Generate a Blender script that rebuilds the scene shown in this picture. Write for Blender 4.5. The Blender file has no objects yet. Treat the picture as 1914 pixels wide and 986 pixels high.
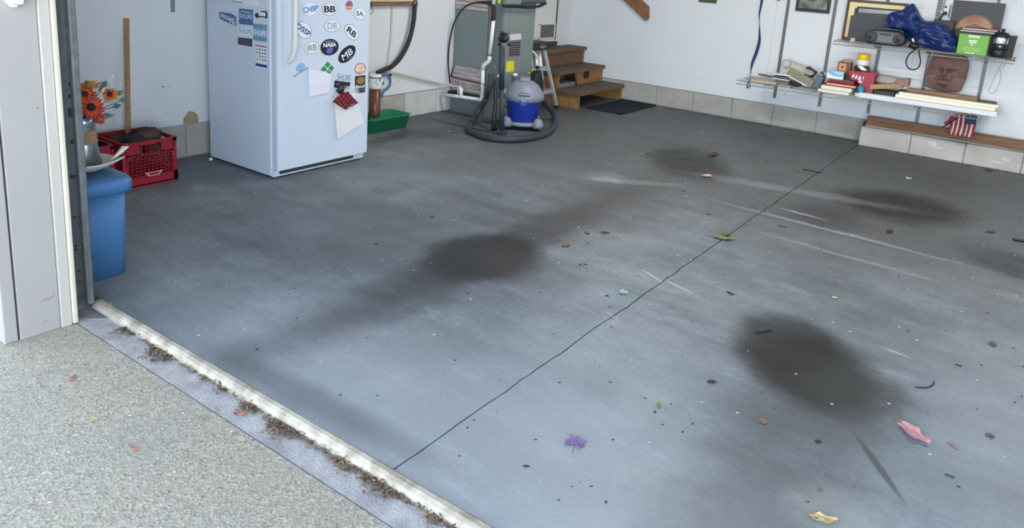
import bpy, math, random
from mathutils import Vector, Matrix, noise
PI = math.pi
sc = bpy.context.scene
COL = sc.collection
# ------------------------------------------------------------------ camera
YAW, PITCH, ROLL = -0.6065168, 0.2344378, 0.0685461
CAMH = 1.385; FPX = 1423.1; PX, PY = 957.0, 267.4
_f = Vector((math.sin(YAW)*math.cos(PITCH), math.cos(YAW)*math.cos(PITCH), -math.sin(PITCH)))
_r0 = Vector((math.cos(YAW), -math.sin(YAW), 0)); _u0 = _r0.cross(_f)
_r = _r0*math.cos(ROLL) + _u0*math.sin(ROLL); _u = -_r0*math.sin(ROLL) + _u0*math.cos(ROLL)
cd = bpy.data.cameras.new('camera'); cam = bpy.data.objects.new('camera', cd); COL.objects.link(cam)
cd.sensor_fit = 'HORIZONTAL'; cd.sensor_width = 36; cd.lens = 36*FPX/1914
cd.shift_y = (PY-493)/1914; cd.clip_start = .05; cd.clip_end = 200
M = Matrix.Identity(4)
for i in range(3): M[i][0], M[i][1], M[i][2] = _r[i], _u[i], -_f[i]
M[2][3] = CAMH; cam.matrix_world = M; sc.camera = cam
# ------------------------------------------------------------------ sky, sun, exposure
w = bpy.data.worlds.new('sky'); sc.world = w; w.use_nodes = True
wn = w.node_tree; wn.nodes.clear()
wo = wn.nodes.new('ShaderNodeOutputWorld'); wb = wn.nodes.new('ShaderNodeBackground')
wt = wn.nodes.new('ShaderNodeTexCoord'); ws = wn.nodes.new('ShaderNodeSeparateXYZ'); wn.links.new(wt.outputs['Generated'], ws.inputs[0])
wr = wn.nodes.new('ShaderNodeValToRGB'); wn.links.new(ws.outputs[2], wr.inputs[0])
we = wr.color_ramp.elements; we[0].position = 0; we[0].color = (.86, .93, 1, 1); we[1].position = .75; we[1].color = (.115, .15, .20, 1)
wx = we.new(.20); wx.color = (.33, .42, .53, 1)
wn.links.new(wr.outputs[0], wb.inputs[0]); wb.inputs[1].default_value = 11
wn.links.new(wb.outputs[0], wo.inputs[0])
sd = bpy.data.lights.new('sun', 'SUN'); sd.energy = 20; sd.angle = math.radians(.6); sd.color = (1, .93, .82)
sun = bpy.data.objects.new('sun', sd); COL.objects.link(sun)
sun.rotation_euler = Vector((.25, -1.0, -1.0)).to_track_quat('-Z', 'Y').to_euler()   # sun stands behind the house
sc.view_settings.view_transform = 'Standard'; sc.view_settings.look = 'None'
sc.view_settings.gamma = 1; sc.view_settings.use_curve_mapping = False
sc.view_settings.exposure = .16
FILLW = 50
# ------------------------------------------------------------------ pixel -> plane helpers
def ray(x, y): return _f + _r*((x-PX)/FPX) - _u*((y-PY)/FPX)
def FL(x, y, z=0.0):
    d = ray(x, y); t = (z-CAMH)/d.z; return Vector((d.x*t, d.y*t, z))
def BW(x, y, Y):
    d = ray(x, y); t = Y/d.y; return Vector((d.x*t, Y, CAMH+d.z*t))
def LW(x, y, X):
    d = ray(x, y); t = X/d.x; return Vector((X, d.y*t, CAMH+d.z*t))
XL, YB, YR = -4.447, 7.394, 7.22
# ------------------------------------------------------------------ materials
def lin(c):
    def f(v):
        v /= 255.0
        return v/12.92 if v <= .04045 else ((v+.055)/1.055)**2.4
    return (f(c[0]), f(c[1]), f(c[2]), 1)
MATS = {}
def mat(name, rgb, rough=.5, metal=0, var=.0, scale=20, bump=0, rgb2=None, spec=.5, alpha=1, trans=0, stretch=None, bscale=None):
    if name in MATS: return MATS[name]
    m = bpy.data.materials.new(name); m.use_nodes = True; nt = m.node_tree; b = nt.nodes['Principled BSDF']
    b.inputs['Roughness'].default_value = rough; b.inputs['Metallic'].default_value = metal
    b.inputs['Specular IOR Level'].default_value = spec
    b.inputs['Alpha'].default_value = alpha; b.inputs['Transmission Weight'].default_value = trans
    c1 = lin(rgb); c2 = lin(rgb2) if rgb2 else tuple(max(0, v*(1-var)) for v in c1[:3])+(1,)
    tc = nt.nodes.new('ShaderNodeTexCoord'); src = tc.outputs['Object']
    if stretch:
        mp = nt.nodes.new('ShaderNodeMapping'); mp.inputs['Scale'].default_value = stretch
        nt.links.new(src, mp.inputs[0]); src = mp.outputs[0]
    nz = nt.nodes.new('ShaderNodeTexNoise'); nz.inputs['Scale'].default_value = scale; nz.inputs['Detail'].default_value = 5
    nt.links.new(src, nz.inputs['Vector'])
    rp = nt.nodes.new('ShaderNodeValToRGB'); rp.color_ramp.elements[0].position = .32; rp.color_ramp.elements[1].position = .68
    rp.color_ramp.elements[0].color = c2; rp.color_ramp.elements[1].color = c1
    nt.links.new(nz.outputs[0], rp.inputs[0]); nt.links.new(rp.outputs[0], b.inputs['Base Color'])
    if bump:
        nb = nt.nodes.new('ShaderNodeTexNoise'); nb.inputs['Scale'].default_value = bscale or scale*3; nb.inputs['Detail'].default_value = 4
        nt.links.new(src, nb.inputs['Vector'])
        bp = nt.nodes.new('ShaderNodeBump'); bp.inputs['Strength'].default_value = bump; bp.inputs['Distance'].default_value = .004
        nt.links.new(nb.outputs[0], bp.inputs['Height']); nt.links.new(bp.outputs[0], b.inputs['Normal'])
    MATS[name] = m; return m
# ------------------------------------------------------------------ mesh builder
class MB:
    def __init__(s): s.v = []; s.f = []; s.m = []; s.k = 0; s.sm = []
    def add(s, vs, fs, smooth=False):
        o = len(s.v); s.v += [Vector(v) for v in vs]
        for f in fs: s.f.append([i+o for i in f]); s.m.append(s.k); s.sm.append(smooth)
        return s
    def mi(s, k): s.k = k; return s
    def box(s, x0, x1, y0, y1, z0, z1):
        return s.hexa([(x0,y0,z0),(x1,y0,z0),(x1,y1,z0),(x0,y1,z0),(x0,y0,z1),(x1,y0,z1),(x1,y1,z1),(x0,y1,z1)])
    def hexa(s, p): return s.add(p, [(3,2,1,0),(4,5,6,7),(0,1,5,4),(1,2,6,5),(2,3,7,6),(3,0,4,7)])
    def obox(s, c, size, rot):
        R = rot if isinstance(rot, Matrix) else Matrix.Rotation(rot, 3, 'Z'); c = Vector(c); h = Vector(size)/2
        return s.hexa([c+R@Vector((a*h.x, b*h.y, d*h.z)) for d in (-1,1) for a, b in ((-1,-1),(1,-1),(1,1),(-1,1))])
    def bar(s, a, b, w, t, up=(0,0,1)):
        a = Vector(a); b = Vector(b); d = (b-a); L = d.length; d.normalize(); sd_ = d.cross(Vector(up)).normalized(); u = sd_.cross(d)
        R = Matrix((d, sd_, u)).transposed(); return s.obox((a+b)/2, (L, w, t), R)
    def tube(s, pts, r, n=10, caps=True):
        pts = [Vector(p) for p in pts]; N = len(pts); rs = r if isinstance(r, (list, tuple)) else [r]*N
        t0 = (pts[1]-pts[0]).normalized(); ref = Vector((0,0,1)) if abs(t0.z) < .9 else Vector((1,0,0))
        nrm = (ref - t0*ref.dot(t0)).normalized(); vs = []
        for i in range(N):
            t = (pts[min(i+1,N-1)]-pts[max(i-1,0)]).normalized()
            nrm = (nrm - t*nrm.dot(t)).normalized(); bi = t.cross(nrm)
            for k in range(n):
                a = 2*PI*k/n; vs.append(pts[i]+(nrm*math.cos(a)+bi*math.sin(a))*rs[i])
        fs = [(i*n+k, i*n+(k+1)%n, (i+1)*n+(k+1)%n, (i+1)*n+k) for i in range(N-1) for k in range(n)]
        s.add(vs, fs, True)
        if caps:
            o = len(s.v)-len(vs)
            s.f.append([o+k for k in reversed(range(n))]); s.m.append(s.k); s.sm.append(False)
            s.f.append([o+(N-1)*n+k for k in range(n)]); s.m.append(s.k); s.sm.append(False)
        return s
    def lathe(s, prof, c, n=28, sx=1, sy=1, rot=0, smooth=True):
        c = Vector(c); vs = []
        for (r, z) in prof:
            for k in range(n):
                a = 2*PI*k/n + rot; vs.append(c+Vector((r*math.cos(a)*sx, r*math.sin(a)*sy, z)))
        N = len(prof); fs = [(i*n+k, i*n+(k+1)%n, (i+1)*n+(k+1)%n, (i+1)*n+k) for i in range(N-1) for k in range(n)]
        s.add(vs, fs, smooth); o = len(s.v)-len(vs)
        if prof[0][0] > 1e-4: s.f.append([o+k for k in reversed(range(n))]); s.m.append(s.k); s.sm.append(False)
        if prof[-1][0] > 1e-4: s.f.append([o+(N-1)*n+k for k in range(n)]); s.m.append(s.k); s.sm.append(False)
        return s
    def prism(s, poly, ax, a0, a1):
        # poly: 2D points in the two other axes (in xyz order), extruded on ax from a0 to a1
        def P(p, a): q = list(p); q.insert(ax, a); return q
        n = len(poly); vs = [P(p, a0) for p in poly]+[P(p, a1) for p in poly]
        fs = [tuple(reversed(range(n))), tuple(range(n, 2*n))]+[(i, (i+1)%n, n+(i+1)%n, n+i) for i in range(n)]
        return s.add(vs, fs)
    def blob(s, c, r, sc_=(1,1,1), n=14, m=9, amp=.0, fr=3, seed=0):
        c = Vector(c); vs = []
        for j in range(m+1):
            th = PI*j/m
            for k in range(n):
                a = 2*PI*k/n; d = Vector((math.sin(th)*math.cos(a), math.sin(th)*math.sin(a), math.cos(th)))
                q = 1+amp*noise.noise(d*fr+Vector((seed, seed*.7, 0))); vs.append(c+Vector((d.x*sc_[0], d.y*sc_[1], d.z*sc_[2]))*r*q)
        fs = [(j*n+k, (j+1)*n+k, (j+1)*n+(k+1)%n, j*n+(k+1)%n) for j in range(m) for k in range(n)]
        return s.add(vs, fs, True)
    def xf(s, mtx, start=0):
        for i in range(start, len(s.v)): s.v[i] = mtx @ s.v[i]
        return s
ORG = {}
def build(mb, name, mats, parent=None, bevel=0, label=None, cat=None, group=None, kind=None, seg=2, solid=0, sub=0):
    if not isinstance(mats, (list, tuple)): mats = [mats]
    if parent is None:
        xs = [v.x for v in mb.v]; ys = [v.y for v in mb.v]; zs = [v.z for v in mb.v]
        org = Vector(((min(xs)+max(xs))/2, (min(ys)+max(ys))/2, min(zs)))
        if kind == 'structure': org = Vector((0,0,0))
    else: org = ORG[parent.name]
    me = bpy.data.meshes.new(name); me.from_pydata([tuple(v-org) for v in mb.v], [], mb.f)
    for m in mats: me.materials.append(m)
    me.polygons.foreach_set('material_index', mb.m); me.polygons.foreach_set('use_smooth', mb.sm); me.update()
    o = bpy.data.objects.new(name, me); COL.objects.link(o); ORG[o.name] = org
    if parent is None: o.location = org
    else: o.parent = parent
    if bevel:
        b = o.modifiers.new('b', 'BEVEL'); b.width = bevel; b.segments = seg; b.limit_method = 'ANGLE'; b.angle_limit = math.radians(40)
    if solid:
        q = o.modifiers.new('s', 'SOLIDIFY'); q.thickness = solid; q.offset = 0
    if sub:
        q = o.modifiers.new('u', 'SUBSURF'); q.levels = sub; q.render_levels = sub
    props(o, label, cat, group, kind); return o
def props(o, label=None, cat=None, group=None, kind=None):
    if label: o['label'] = label
    if cat: o['category'] = cat
    if group: o['group'] = group
    if kind: o['kind'] = kind
def thing(name, loc, label, cat, group=None, kind=None):
    o = bpy.data.objects.new(name, None); COL.objects.link(o); o.location = loc; o.empty_display_size = .05
    ORG[o.name] = Vector(loc); props(o, label, cat, group, kind); return o
def text(s_, c, w_, h_, plane, m, parent, depth=.0006, tilt=0, bold=0, name='lettering', shear=0):
    """flat raised lettering centred at c; plane 'x' faces +X, 'y' faces -Y"""
    cu = bpy.data.curves.new('t', 'FONT'); cu.body = s_; cu.size = 1; cu.extrude = 0; cu.offset = bold; cu.shear = shear
    o = bpy.data.objects.new('t', cu); me = bpy.data.meshes.new_from_object(o)
    xs = [v.co.x for v in me.vertices]; ys = [v.co.y for v in me.vertices]
    cx, cy = (min(xs)+max(xs))/2, (min(ys)+max(ys))/2; kx = w_/(max(xs)-min(xs)); ky = h_/(max(ys)-min(ys))
    mb = MB(); vs = []
    for v in me.vertices:
        a, b = (v.co.x-cx)*kx, (v.co.y-cy)*ky
        a, b = a*math.cos(tilt)-b*math.sin(tilt), a*math.sin(tilt)+b*math.cos(tilt)
        vs.append(Vector(c)+(Vector((depth, a, b)) if plane == 'x' else Vector((a, -depth, b))))
    mb.add(vs, [list(p.vertices) for p in me.polygons])
    bpy.data.objects.remove(o); bpy.data.curves.remove(cu); bpy.data.meshes.remove(me)
    return build(mb, name, m, parent)
def cat_curve(pts, n=8):
    P = [Vector(p) for p in pts]; out = []
    for i in range(len(P)-1):
        a = P[max(i-1,0)]; b = P[i]; c = P[i+1]; d = P[min(i+2, len(P)-1)]
        for k in range(n):
            t = k/n; out.append(.5*((2*b)+(c-a)*t+(2*a-5*b+4*c-d)*t*t+(3*b-a-3*c+d)*t**3))
    out.append(P[-1]); return out
# ------------------------------------------------------------------ floor and driveway materials
class NT:
    def __init__(s, m): s.t = m.node_tree; s.b = s.t.nodes['Principled BSDF']
    def n(s, typ, **kw):
        x = s.t.nodes.new(typ)
        for k, v in kw.items():
            if k.startswith('i'):
                x.inputs[int(k[1:])].default_value = v
            else: setattr(x, k, v)
        return x
    def l(s, a, b): s.t.links.new(a, b)
    def math(s, op, a, b=None, c=None):
        x = s.n('ShaderNodeMath', operation=op)
        for i, v in enumerate((a, b, c)):
            if v is None: continue
            if isinstance(v, (int, float)): x.inputs[i].default_value = v
            else: s.l(v, x.inputs[i])
        return x.outputs[0]
    def noise(s, vec, scale, det=4, rough=.5):
        x = s.n('ShaderNodeTexNoise'); x.inputs['Scale'].default_value = scale; x.inputs['Detail'].default_value = det
        x.inputs['Roughness'].default_value = rough; s.l(vec, x.inputs['Vector']); return x.outputs[0]
    def map(s, v, a, b, c=0, d=1, smooth=True):
        x = s.n('ShaderNodeMapRange'); x.interpolation_type = 'SMOOTHSTEP' if smooth else 'LINEAR'
        s.l(v, x.inputs[0])
        for i, q in enumerate((a, b, c, d)): x.inputs[i+1].default_value = q
        return x.outputs[0]
    def mix(s, f, a, b, mode='MIX'):
        x = s.n('ShaderNodeMix', data_type='RGBA', blend_type=mode)
        if isinstance(f, (int, float)): x.inputs[0].default_value = f
        else: s.l(f, x.inputs[0])
        for i, v in ((6, a), (7, b)):
            if isinstance(v, tuple): x.inputs[i].default_value = v
            else: s.l(v, x.inputs[i])
        return x.outputs[2]
def floor_material():
    m = bpy.data.materials.new('garage_concrete'); m.use_nodes = True; N = NT(m)
    pos = N.n('ShaderNodeNewGeometry').outputs['Position']
    big = N.noise(pos, .9, 5, .6); med = N.noise(pos, 5, 6, .65); fine = N.noise(pos, 60, 4, .6)
    mp = N.n('ShaderNodeMapping'); mp.inputs['Scale'].default_value = (9, 1.2, 1); N.l(pos, mp.inputs[0]); strk = N.noise(mp.outputs[0], 1.5, 6, .7)
    col = N.mix(N.map(big, .3, .7), lin(FC1), lin(FC2))
    mp2 = N.n('ShaderNodeMapping'); mp2.inputs['Scale'].default_value = (1, 3.2, 1); mp2.inputs['Rotation'].default_value = (0, 0, .35); N.l(pos, mp2.inputs[0]); cloud = N.noise(mp2.outputs[0], 2.1, 8, .72)
    col = N.mix(N.math('MULTIPLY', N.map(med, .4, .7), .45), col, lin(FC3))
    col = N.mix(N.math('MULTIPLY', N.map(cloud, .46, .68), .50), col, lin((92, 96, 100)))
    col = N.mix(N.math('MULTIPLY', N.map(cloud, .46, .32), .35), col, lin((184, 192, 198)))
    col = N.mix(N.math('MULTIPLY', N.map(strk, .45, .75), .30), col, lin((100, 104, 106)))
    col = N.mix(N.math('MULTIPLY', N.map(fine, .35, .75), .34), col, lin((84, 88, 91)))
    wob = N.n('ShaderNodeTexNoise'); wob.inputs['Scale'].default_value = 4.2; wob.inputs['Detail'].default_value = 9; wob.inputs['Roughness'].default_value = .74; N.l(pos, wob.inputs['Vector'])
    dv = N.n('ShaderNodeVectorMath', operation='SUBTRACT'); N.l(wob.outputs[1], dv.inputs[0]); dv.inputs[1].default_value = (.5, .5, .5)
    def blob(cx, cy, rx, ry, rot, soft, wobble):
        sc_ = N.n('ShaderNodeVectorMath', operation='SCALE'); N.l(dv.outputs[0], sc_.inputs[0]); sc_.inputs[3].default_value = wobble
        ad = N.n('ShaderNodeVectorMath', operation='ADD'); N.l(pos, ad.inputs[0]); N.l(sc_.outputs[0], ad.inputs[1])
        mp = N.n('ShaderNodeMapping', vector_type='TEXTURE'); N.l(ad.outputs[0], mp.inputs[0])
        mp.inputs[1].default_value = (cx, cy, 0); mp.inputs[2].default_value = (0, 0, rot); mp.inputs[3].default_value = (rx, ry, 40)
        ln = N.n('ShaderNodeVectorMath', operation='LENGTH'); N.l(mp.outputs[0], ln.inputs[0])
        return N.map(ln.outputs['Value'], 1-soft, 1+soft, 1, 0)
    for (cx, cy, rx, ry, rot, soft, wo_, st, c) in STAINS_AND_SHADE:
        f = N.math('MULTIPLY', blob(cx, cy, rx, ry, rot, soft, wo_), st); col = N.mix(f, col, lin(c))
    # paint drips: pale specks, only in patches
    for scl, rad, thr, c in ((26, .17, .50, (205, 214, 220)), (13, .085, .42, (196, 206, 214)), (34, .09, .56, (72, 70, 68))):
        vo = N.n('ShaderNodeTexVoronoi'); vo.inputs['Scale'].default_value = scl; N.l(pos, vo.inputs['Vector'])
        vc = N.n('ShaderNodeSeparateColor'); N.l(vo.outputs['Color'], vc.inputs[0])
        lim = N.math('MULTIPLY', N.map(vc.outputs[0], .80, 1.0, 0, 1), rad)
        f = N.math('MULTIPLY', N.math('LESS_THAN', vo.outputs['Distance'], lim), N.map(med, thr, thr+.08))
        col = N.mix(N.math('MULTIPLY', f, .8), col, lin(c))
    N.l(col, N.b.inputs['Base Color'])
    N.l(N.map(med, .3, .7, .46, .56), N.b.inputs['Roughness']); N.b.inputs['Specular IOR Level'].default_value = .30
    bp = N.n('ShaderNodeBump'); bp.inputs['Strength'].default_value = .35; bp.inputs['Distance'].default_value = .002
    N.l(N.math('ADD', fine, N.math('MULTIPLY', med, 1.5)), bp.inputs['Height']); N.l(bp.outputs[0], N.b.inputs['Normal'])
    return m
FC1, FC2, FC3 = (104, 111, 116), (152, 160, 166), (122, 129, 134)
DK = (34, 34, 32)
def at(px, py): p = FL(px, py); return p.x, p.y
STAINS_AND_SHADE = []
def stain(px, py, rx, ry, rot=0, soft=.45, wob=.25, st=.8, c=DK): x, y = at(px, py); STAINS_AND_SHADE.append((x, y, rx, ry, rot, soft, wob, st, c))
# broad grime: darker towards the back of the garage, and the two tyre tracks
STAINS_AND_SHADE.append((-1.6, 6.0, 4.2, 2.1, 0, .5, .9, .84, (74, 76, 76)))
STAINS_AND_SHADE.append((-2.04, 2.9, .15, 1.5, 0, .6, .30, .68, (58, 54, 56)))
STAINS_AND_SHADE.append((-.42, 2.1, .20, 1.0, 0, .6, .40, .45, (78, 74, 72)))
STAINS_AND_SHADE.append((-2.6, 2.3, .16, 1.2, .1, .7, .35, .25, (86, 82, 82)))
STAINS_AND_SHADE.append((-.35, 5.2, .9, 1.1, 0, .6, .6, .25, (70, 72, 72)))
STAINS_AND_SHADE.append((-1.75, 1.43, .50, .06, .03, .6, .08, .50, (88, 86, 88)))
stain(1150, 375, .30, .75, .1, .5, .5, .45, (72, 70, 68))
stain(905, 478, .26, .33, 0, .32, .22, .95, (30, 30, 28))
stain(980, 500, .30, .22, 0, .6, .3, .40, (70, 68, 66))
stain(1470, 640, .20, .27, .2, .34, .16, .82, (32, 32, 30))
stain(1520, 690, .24, .30, .5, .36, .18, .90, (28, 28, 26))
stain(1600, 740, .16, .26, .2, .6, .25, .50, (66, 68, 66))
stain(1285, 302, .28, .48, .5, .45, .25, .90, (34, 33, 31))
stain(1680, 385, .36, .40, -.6, .40, .2, .90, (36, 31, 30))
stain(1545, 405, .22, .26, .3, .45, .35, .70, (52, 46, 52))
stain(1880, 490, .22, .22, 0, .5, .3, .75, (44, 46, 50))
stain(1640, 440, .26, .18, 0, .6, .3, .45, (80, 80, 80))
stain(740, 350, .10, .20, 0, .6, .2, .35, (84, 82, 84))
stain(810, 250, .12, .25, 0, .6, .2, .55, (58, 60, 60))
stain(1000, 410, .35, .28, .3, .5, .4, .35, (70, 70, 70))
stain(1500, 400, .14, .015, -.1, .5, .1, .55, (158, 166, 172))
stain(1560, 432, .62, .020, -.05, .6, .10, .50, (150, 158, 165))
stain(1580, 478, .50, .018, -.06, .6, .08, .42, (150, 158, 165))
stain(1222, 517, .075, .006, -.45, .4, .01, .85, (190, 198, 206))
stain(1270, 536, .080, .010, -.30, .4, .02, .75, (176, 186, 196))
stain(1145, 590, .06, .004, -.45, .4, .01, .60, (180, 188, 196))
stain(1675, 658, .05, .006, -.2, .5, .02, .70, (186, 192, 198))
stain(1130, 335, .10, .05, .6, .5, .15, .45, (150, 158, 164))
stain(1180, 340, .28, .05, .6, .6, .15, .30, (146, 154, 160))
stain(1640, 868, .012, .145, .62, .4, .01, .75, (66, 70, 74))
stain(560, 340, .9, .12, 0, .7, .2, .25, (90, 90, 92))
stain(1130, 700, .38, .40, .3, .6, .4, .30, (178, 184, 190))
STAINS_AND_SHADE.insert(0, (-.9, 1.6, 1.3, .38, 0, .7, .3, .50, (186, 189, 190)))
STAINS_AND_SHADE.insert(0, (.25, 2.7, .55, .7, 0, .7, .5, .35, (166, 172, 178)))
stain(1560, 960, .10, .10, 0, .7, .3, .35, (176, 176, 170))
STAINS_AND_SHADE.append((-2.75, 2.45, .75, .55, .3, .7, .5, .40, (78, 82, 88)))  # shade beside the blue bin, put into the floor colour
stain(560, 470, .5, .16, .4, .7, .4, .30, (86, 88, 94))
stain(740, 255, .10, .30, .2, .6, .3, .55, (50, 52, 54))
stain(1130, 330, .12, .10, .4, .7, .5, .35, (140, 150, 158)); stain(1480, 355, .6, .07, .2, .7, .25, .30, (140, 148, 156))
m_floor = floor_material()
def drive_material():
    m = bpy.data.materials.new('exposed_aggregate'); m.use_nodes = True; N = NT(m)
    pos = N.n('ShaderNodeNewGeometry').outputs['Position']
    vo = N.n('ShaderNodeTexVoronoi'); vo.inputs['Scale'].default_value = 150; N.l(pos, vo.inputs['Vector'])
    v2 = N.n('ShaderNodeTexVoronoi'); v2.inputs['Scale'].default_value = 48; N.l(pos, v2.inputs['Vector'])
    hue = N.n('ShaderNodeSeparateColor'); N.l(vo.outputs['Color'], hue.inputs[0])
    rp = N.n('ShaderNodeValToRGB'); N.l(hue.outputs[0], rp.inputs[0]); e = rp.color_ramp.elements
    e[0].position = 0; e[0].color = lin((104, 98, 90)); e[1].position = 1; e[1].color = lin((204, 196, 182))
    for p, c in ((.25, (170, 158, 138)), (.5, (150, 144, 134)), (.75, (186, 174, 154))):
        x = rp.color_ramp.elements.new(p); x.color = lin(c)
    col = N.mix(.40, rp.outputs[0], lin((168, 158, 142)))
    h2 = N.n('ShaderNodeSeparateColor'); N.l(v2.outputs['Color'], h2.inputs[0])
    spots = N.math('MULTIPLY', N.math('GREATER_THAN', h2.outputs[0], .965), N.math('LESS_THAN', v2.outputs['Distance'], .19))
    col = N.mix(spots, col, lin((232, 232, 228)))
    dk = N.math('MULTIPLY', N.math('LESS_THAN', h2.outputs[0], .03), N.math('LESS_THAN', v2.outputs['Distance'], .16))
    col = N.mix(dk, col, lin((72, 68, 64)))
    col = N.mix(N.map(N.noise(pos, 2.2, 5, .6), .35, .7, 0, .35), col, lin((150, 146, 138)))
    N.l(col, N.b.inputs['Base Color']); N.b.inputs['Roughness'].default_value = .8
    bp = N.n('ShaderNodeBump'); bp.inputs['Strength'].default_value = .5; bp.inputs['Distance'].default_value = .003
    N.l(vo.outputs['Distance'], bp.inputs['Height']); N.l(bp.outputs[0], N.b.inputs['Normal'])
    return m
m_drive = drive_material()
m_apron = mat('apron_concrete', (186, 182, 180), .8, rgb2=(148, 144, 146), scale=14, bump=.8, bscale=110)
m_lip = mat('painted_lip', (196, 186, 168), .6, rgb2=(140, 128, 112), scale=16, bump=.5, bscale=90)
m_wall = mat('white_painted_panel', (216, 219, 221), .55, var=.06, scale=1.6, bump=.10, bscale=30)
m_block = mat('grey_concrete_block', (172, 168, 160), .85, var=.16, scale=8, bump=.7, bscale=120)
m_block2 = mat('pale_concrete_block', (190, 186, 178), .85, scale=2.6, rgb2=(160, 156, 148), bump=.7, bscale=110)
m_blockw = mat('painted_block', (196, 196, 192), .7, var=.1, scale=8, bump=.5, bscale=100)
m_mortar = mat('dark_mortar', (140, 136, 128), .9, var=.3, scale=20, bump=.5)
m_gap = mat('gap_dark', (40, 38, 36), .9)
m_trim = mat('white_exterior_trim', (166, 161, 157), .5, var=.05, scale=3)
m_cream = mat('cream_weather_seal', (206, 198, 178), .55, var=.08, scale=9)
m_galv = mat('galvanised_steel', (150, 156, 158), .38, metal=.85, var=.25, scale=30)
m_galvd = mat('dark_galvanised_steel', (98, 104, 106), .45, metal=.6, var=.25, scale=30)
m_ceil = mat('ceiling_white', (190, 188, 182), .8, var=.05, scale=4)
m_siding = mat('pale_siding', (205, 208, 212), .6, var=.04, scale=6)
m_shade_roof = mat('sun_shade_shingle', (84, 80, 78), .9, var=.3, scale=14)
m_black = mat('black_plastic', (24, 25, 28), .45, var=.2, scale=30)
m_blackr = mat('black_rubber', (30, 34, 40), .6, var=.2, scale=30)
m_white = mat('white_plastic', (225, 225, 222), .4, var=.03, scale=20)
m_steelwire = mat('coated_wire', (120, 120, 118), .45, metal=.4, var=.1, scale=40)
m_chrome = mat('bright_aluminium', (226, 226, 226), .3, metal=.5, var=.08, scale=30)
m_alu = mat('brushed_aluminium', (186, 188, 190), .45, metal=.45, var=.12, scale=40)
m_wood = mat('brown_lumber', (150, 100, 62), .6, rgb2=(112, 72, 42), scale=6, stretch=(1, 1, 12), bump=.2)
m_woodx = mat('brown_lumber_long', (142, 98, 62), .6, rgb2=(104, 68, 42), scale=6, stretch=(1, 14, 14), bump=.2)
m_grime = mat('floor_grime', (58, 54, 48), .95, var=.4, scale=30)

# ------------------------------------------------------------------ SETTING
random.seed(4)
JX = -1.262        # the long joint
JY = 4.232         # the cross joint
def wob_line(p, q, amp, n=60, seed=0):
    out = []
    for i in range(n+1):
        t = i/n; x = p[0]+(q[0]-p[0])*t; y = p[1]+(q[1]-p[1])*t
        d = amp*noise.noise(Vector((x*7+seed, y*7, seed)))+amp*.6*noise.noise(Vector((x*26+seed, y*26, seed)))
        dx, dy = q[0]-p[0], q[1]-p[1]; L = math.hypot(dx, dy); out.append((x-dy/L*d, y+dx/L*d))
    return out
fl = build(MB().box(-4.6, 3.6, 1.40, 7.9, -.20, -.014), 'floor', m_gap, kind='structure')
g = .0032
def slab(x0, x1, y0, y1, wx, wy):
    pts = []
    pts += [(x0, y0), (x1, y0)] if wx != 'x1' else [(x0, y0)]
    if wx == 'x1': pts += wob_line((x1-g, y0), (x1-g, y1), .007, seed=3)
    elif wx == 'x0': pts += [(x1, y1)]
    if wx == 'x0': pts = [(x1, y0), (x1, y1)] + wob_line((x0+g, y1), (x0+g, y0), -.007, seed=3)
    elif wx == 'x1': pts += [(x0, y1)]
    return MB().prism(pts, 2, -.12, 0)
g2 = .0016
for (x0, x1, wx) in ((-4.6, JX, 'x1'), (JX, 3.6, 'x0')):
    for (y0, y1) in ((1.350, JY-g2), (JY+g2, 7.9)):
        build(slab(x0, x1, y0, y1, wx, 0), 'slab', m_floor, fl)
# threshold lip, apron strip, driveway
mb = MB(); mb.prism([(1.314, -.05), (1.316, -.018), (1.322, -.005), (1.332, .002), (1.346, .0035), (1.3515, .0008), (1.3515, -.05)], 0, -2.83, 3.0)
for i, v in enumerate(mb.v): v.y += (v.x+2)*.004
lip = build(mb, 'trim_1', m_lip, kind='structure')
DZ = -.028
ap = build(MB().box(-2.95, 3.4, 1.222, 1.345, -.15, DZ-.001), 'apron_strip', m_apron, kind='structure')
dr = build(MB().box(-9, 9, -14, 1.216, -.15, DZ), 'driveway', m_drive, kind='structure')
build(MB().box(-9, 9, 1.0, 1.5, -.19, DZ-.012), 'joint_bed', m_gap, kind='structure')
# chip patch beside the jamb
pz = DZ+.004
pp = [FL(a, b, pz) for a, b in ((146, 592), (170, 595), (200, 594), (222, 594), (215, 580), (190, 575), (160, 574), (146, 578))]
build(MB().prism([(p.x, p.y) for p in pp], 2, DZ-.01, pz), 'concrete_patch', mat('patch_grey', (128, 130, 134), .8, var=.2, scale=20), kind='structure')

def wall_blocks(parent, axis, plane, s0, s1, pitch, z0, z1, first, m, thick=.05, skip=None):
    # axis 'x': blocks run along X on a wall facing -Y at y=plane; 'y': run along Y, wall facing +X at x=plane
    a = first
    while a > s0: a -= pitch
    rnd = random.Random(int(plane*100))
    while a < s1:
        b = a+pitch; p = max(a+.003, s0); q = min(b-.003, s1)
        if q-p > .02:
            j = rnd.uniform(0, .003); mm = m(p) if callable(m) else m
            if axis == 'x': mb = MB().box(p, q, plane+j, plane+thick, z0, z1)
            else: mb = MB().box(plane-thick, plane-j, p, q, z0, z1)
            build(mb, 'block', mm, parent, bevel=.003, seg=1)
        a = b
H = 2.62
# back wall: painted panel above, block footing below
wbk = build(MB().box(XL-.12, 3.4, YB+.012, YB+.16, -.1, H), 'wall_back', m_mortar, kind='structure')
ZB = .207
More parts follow.
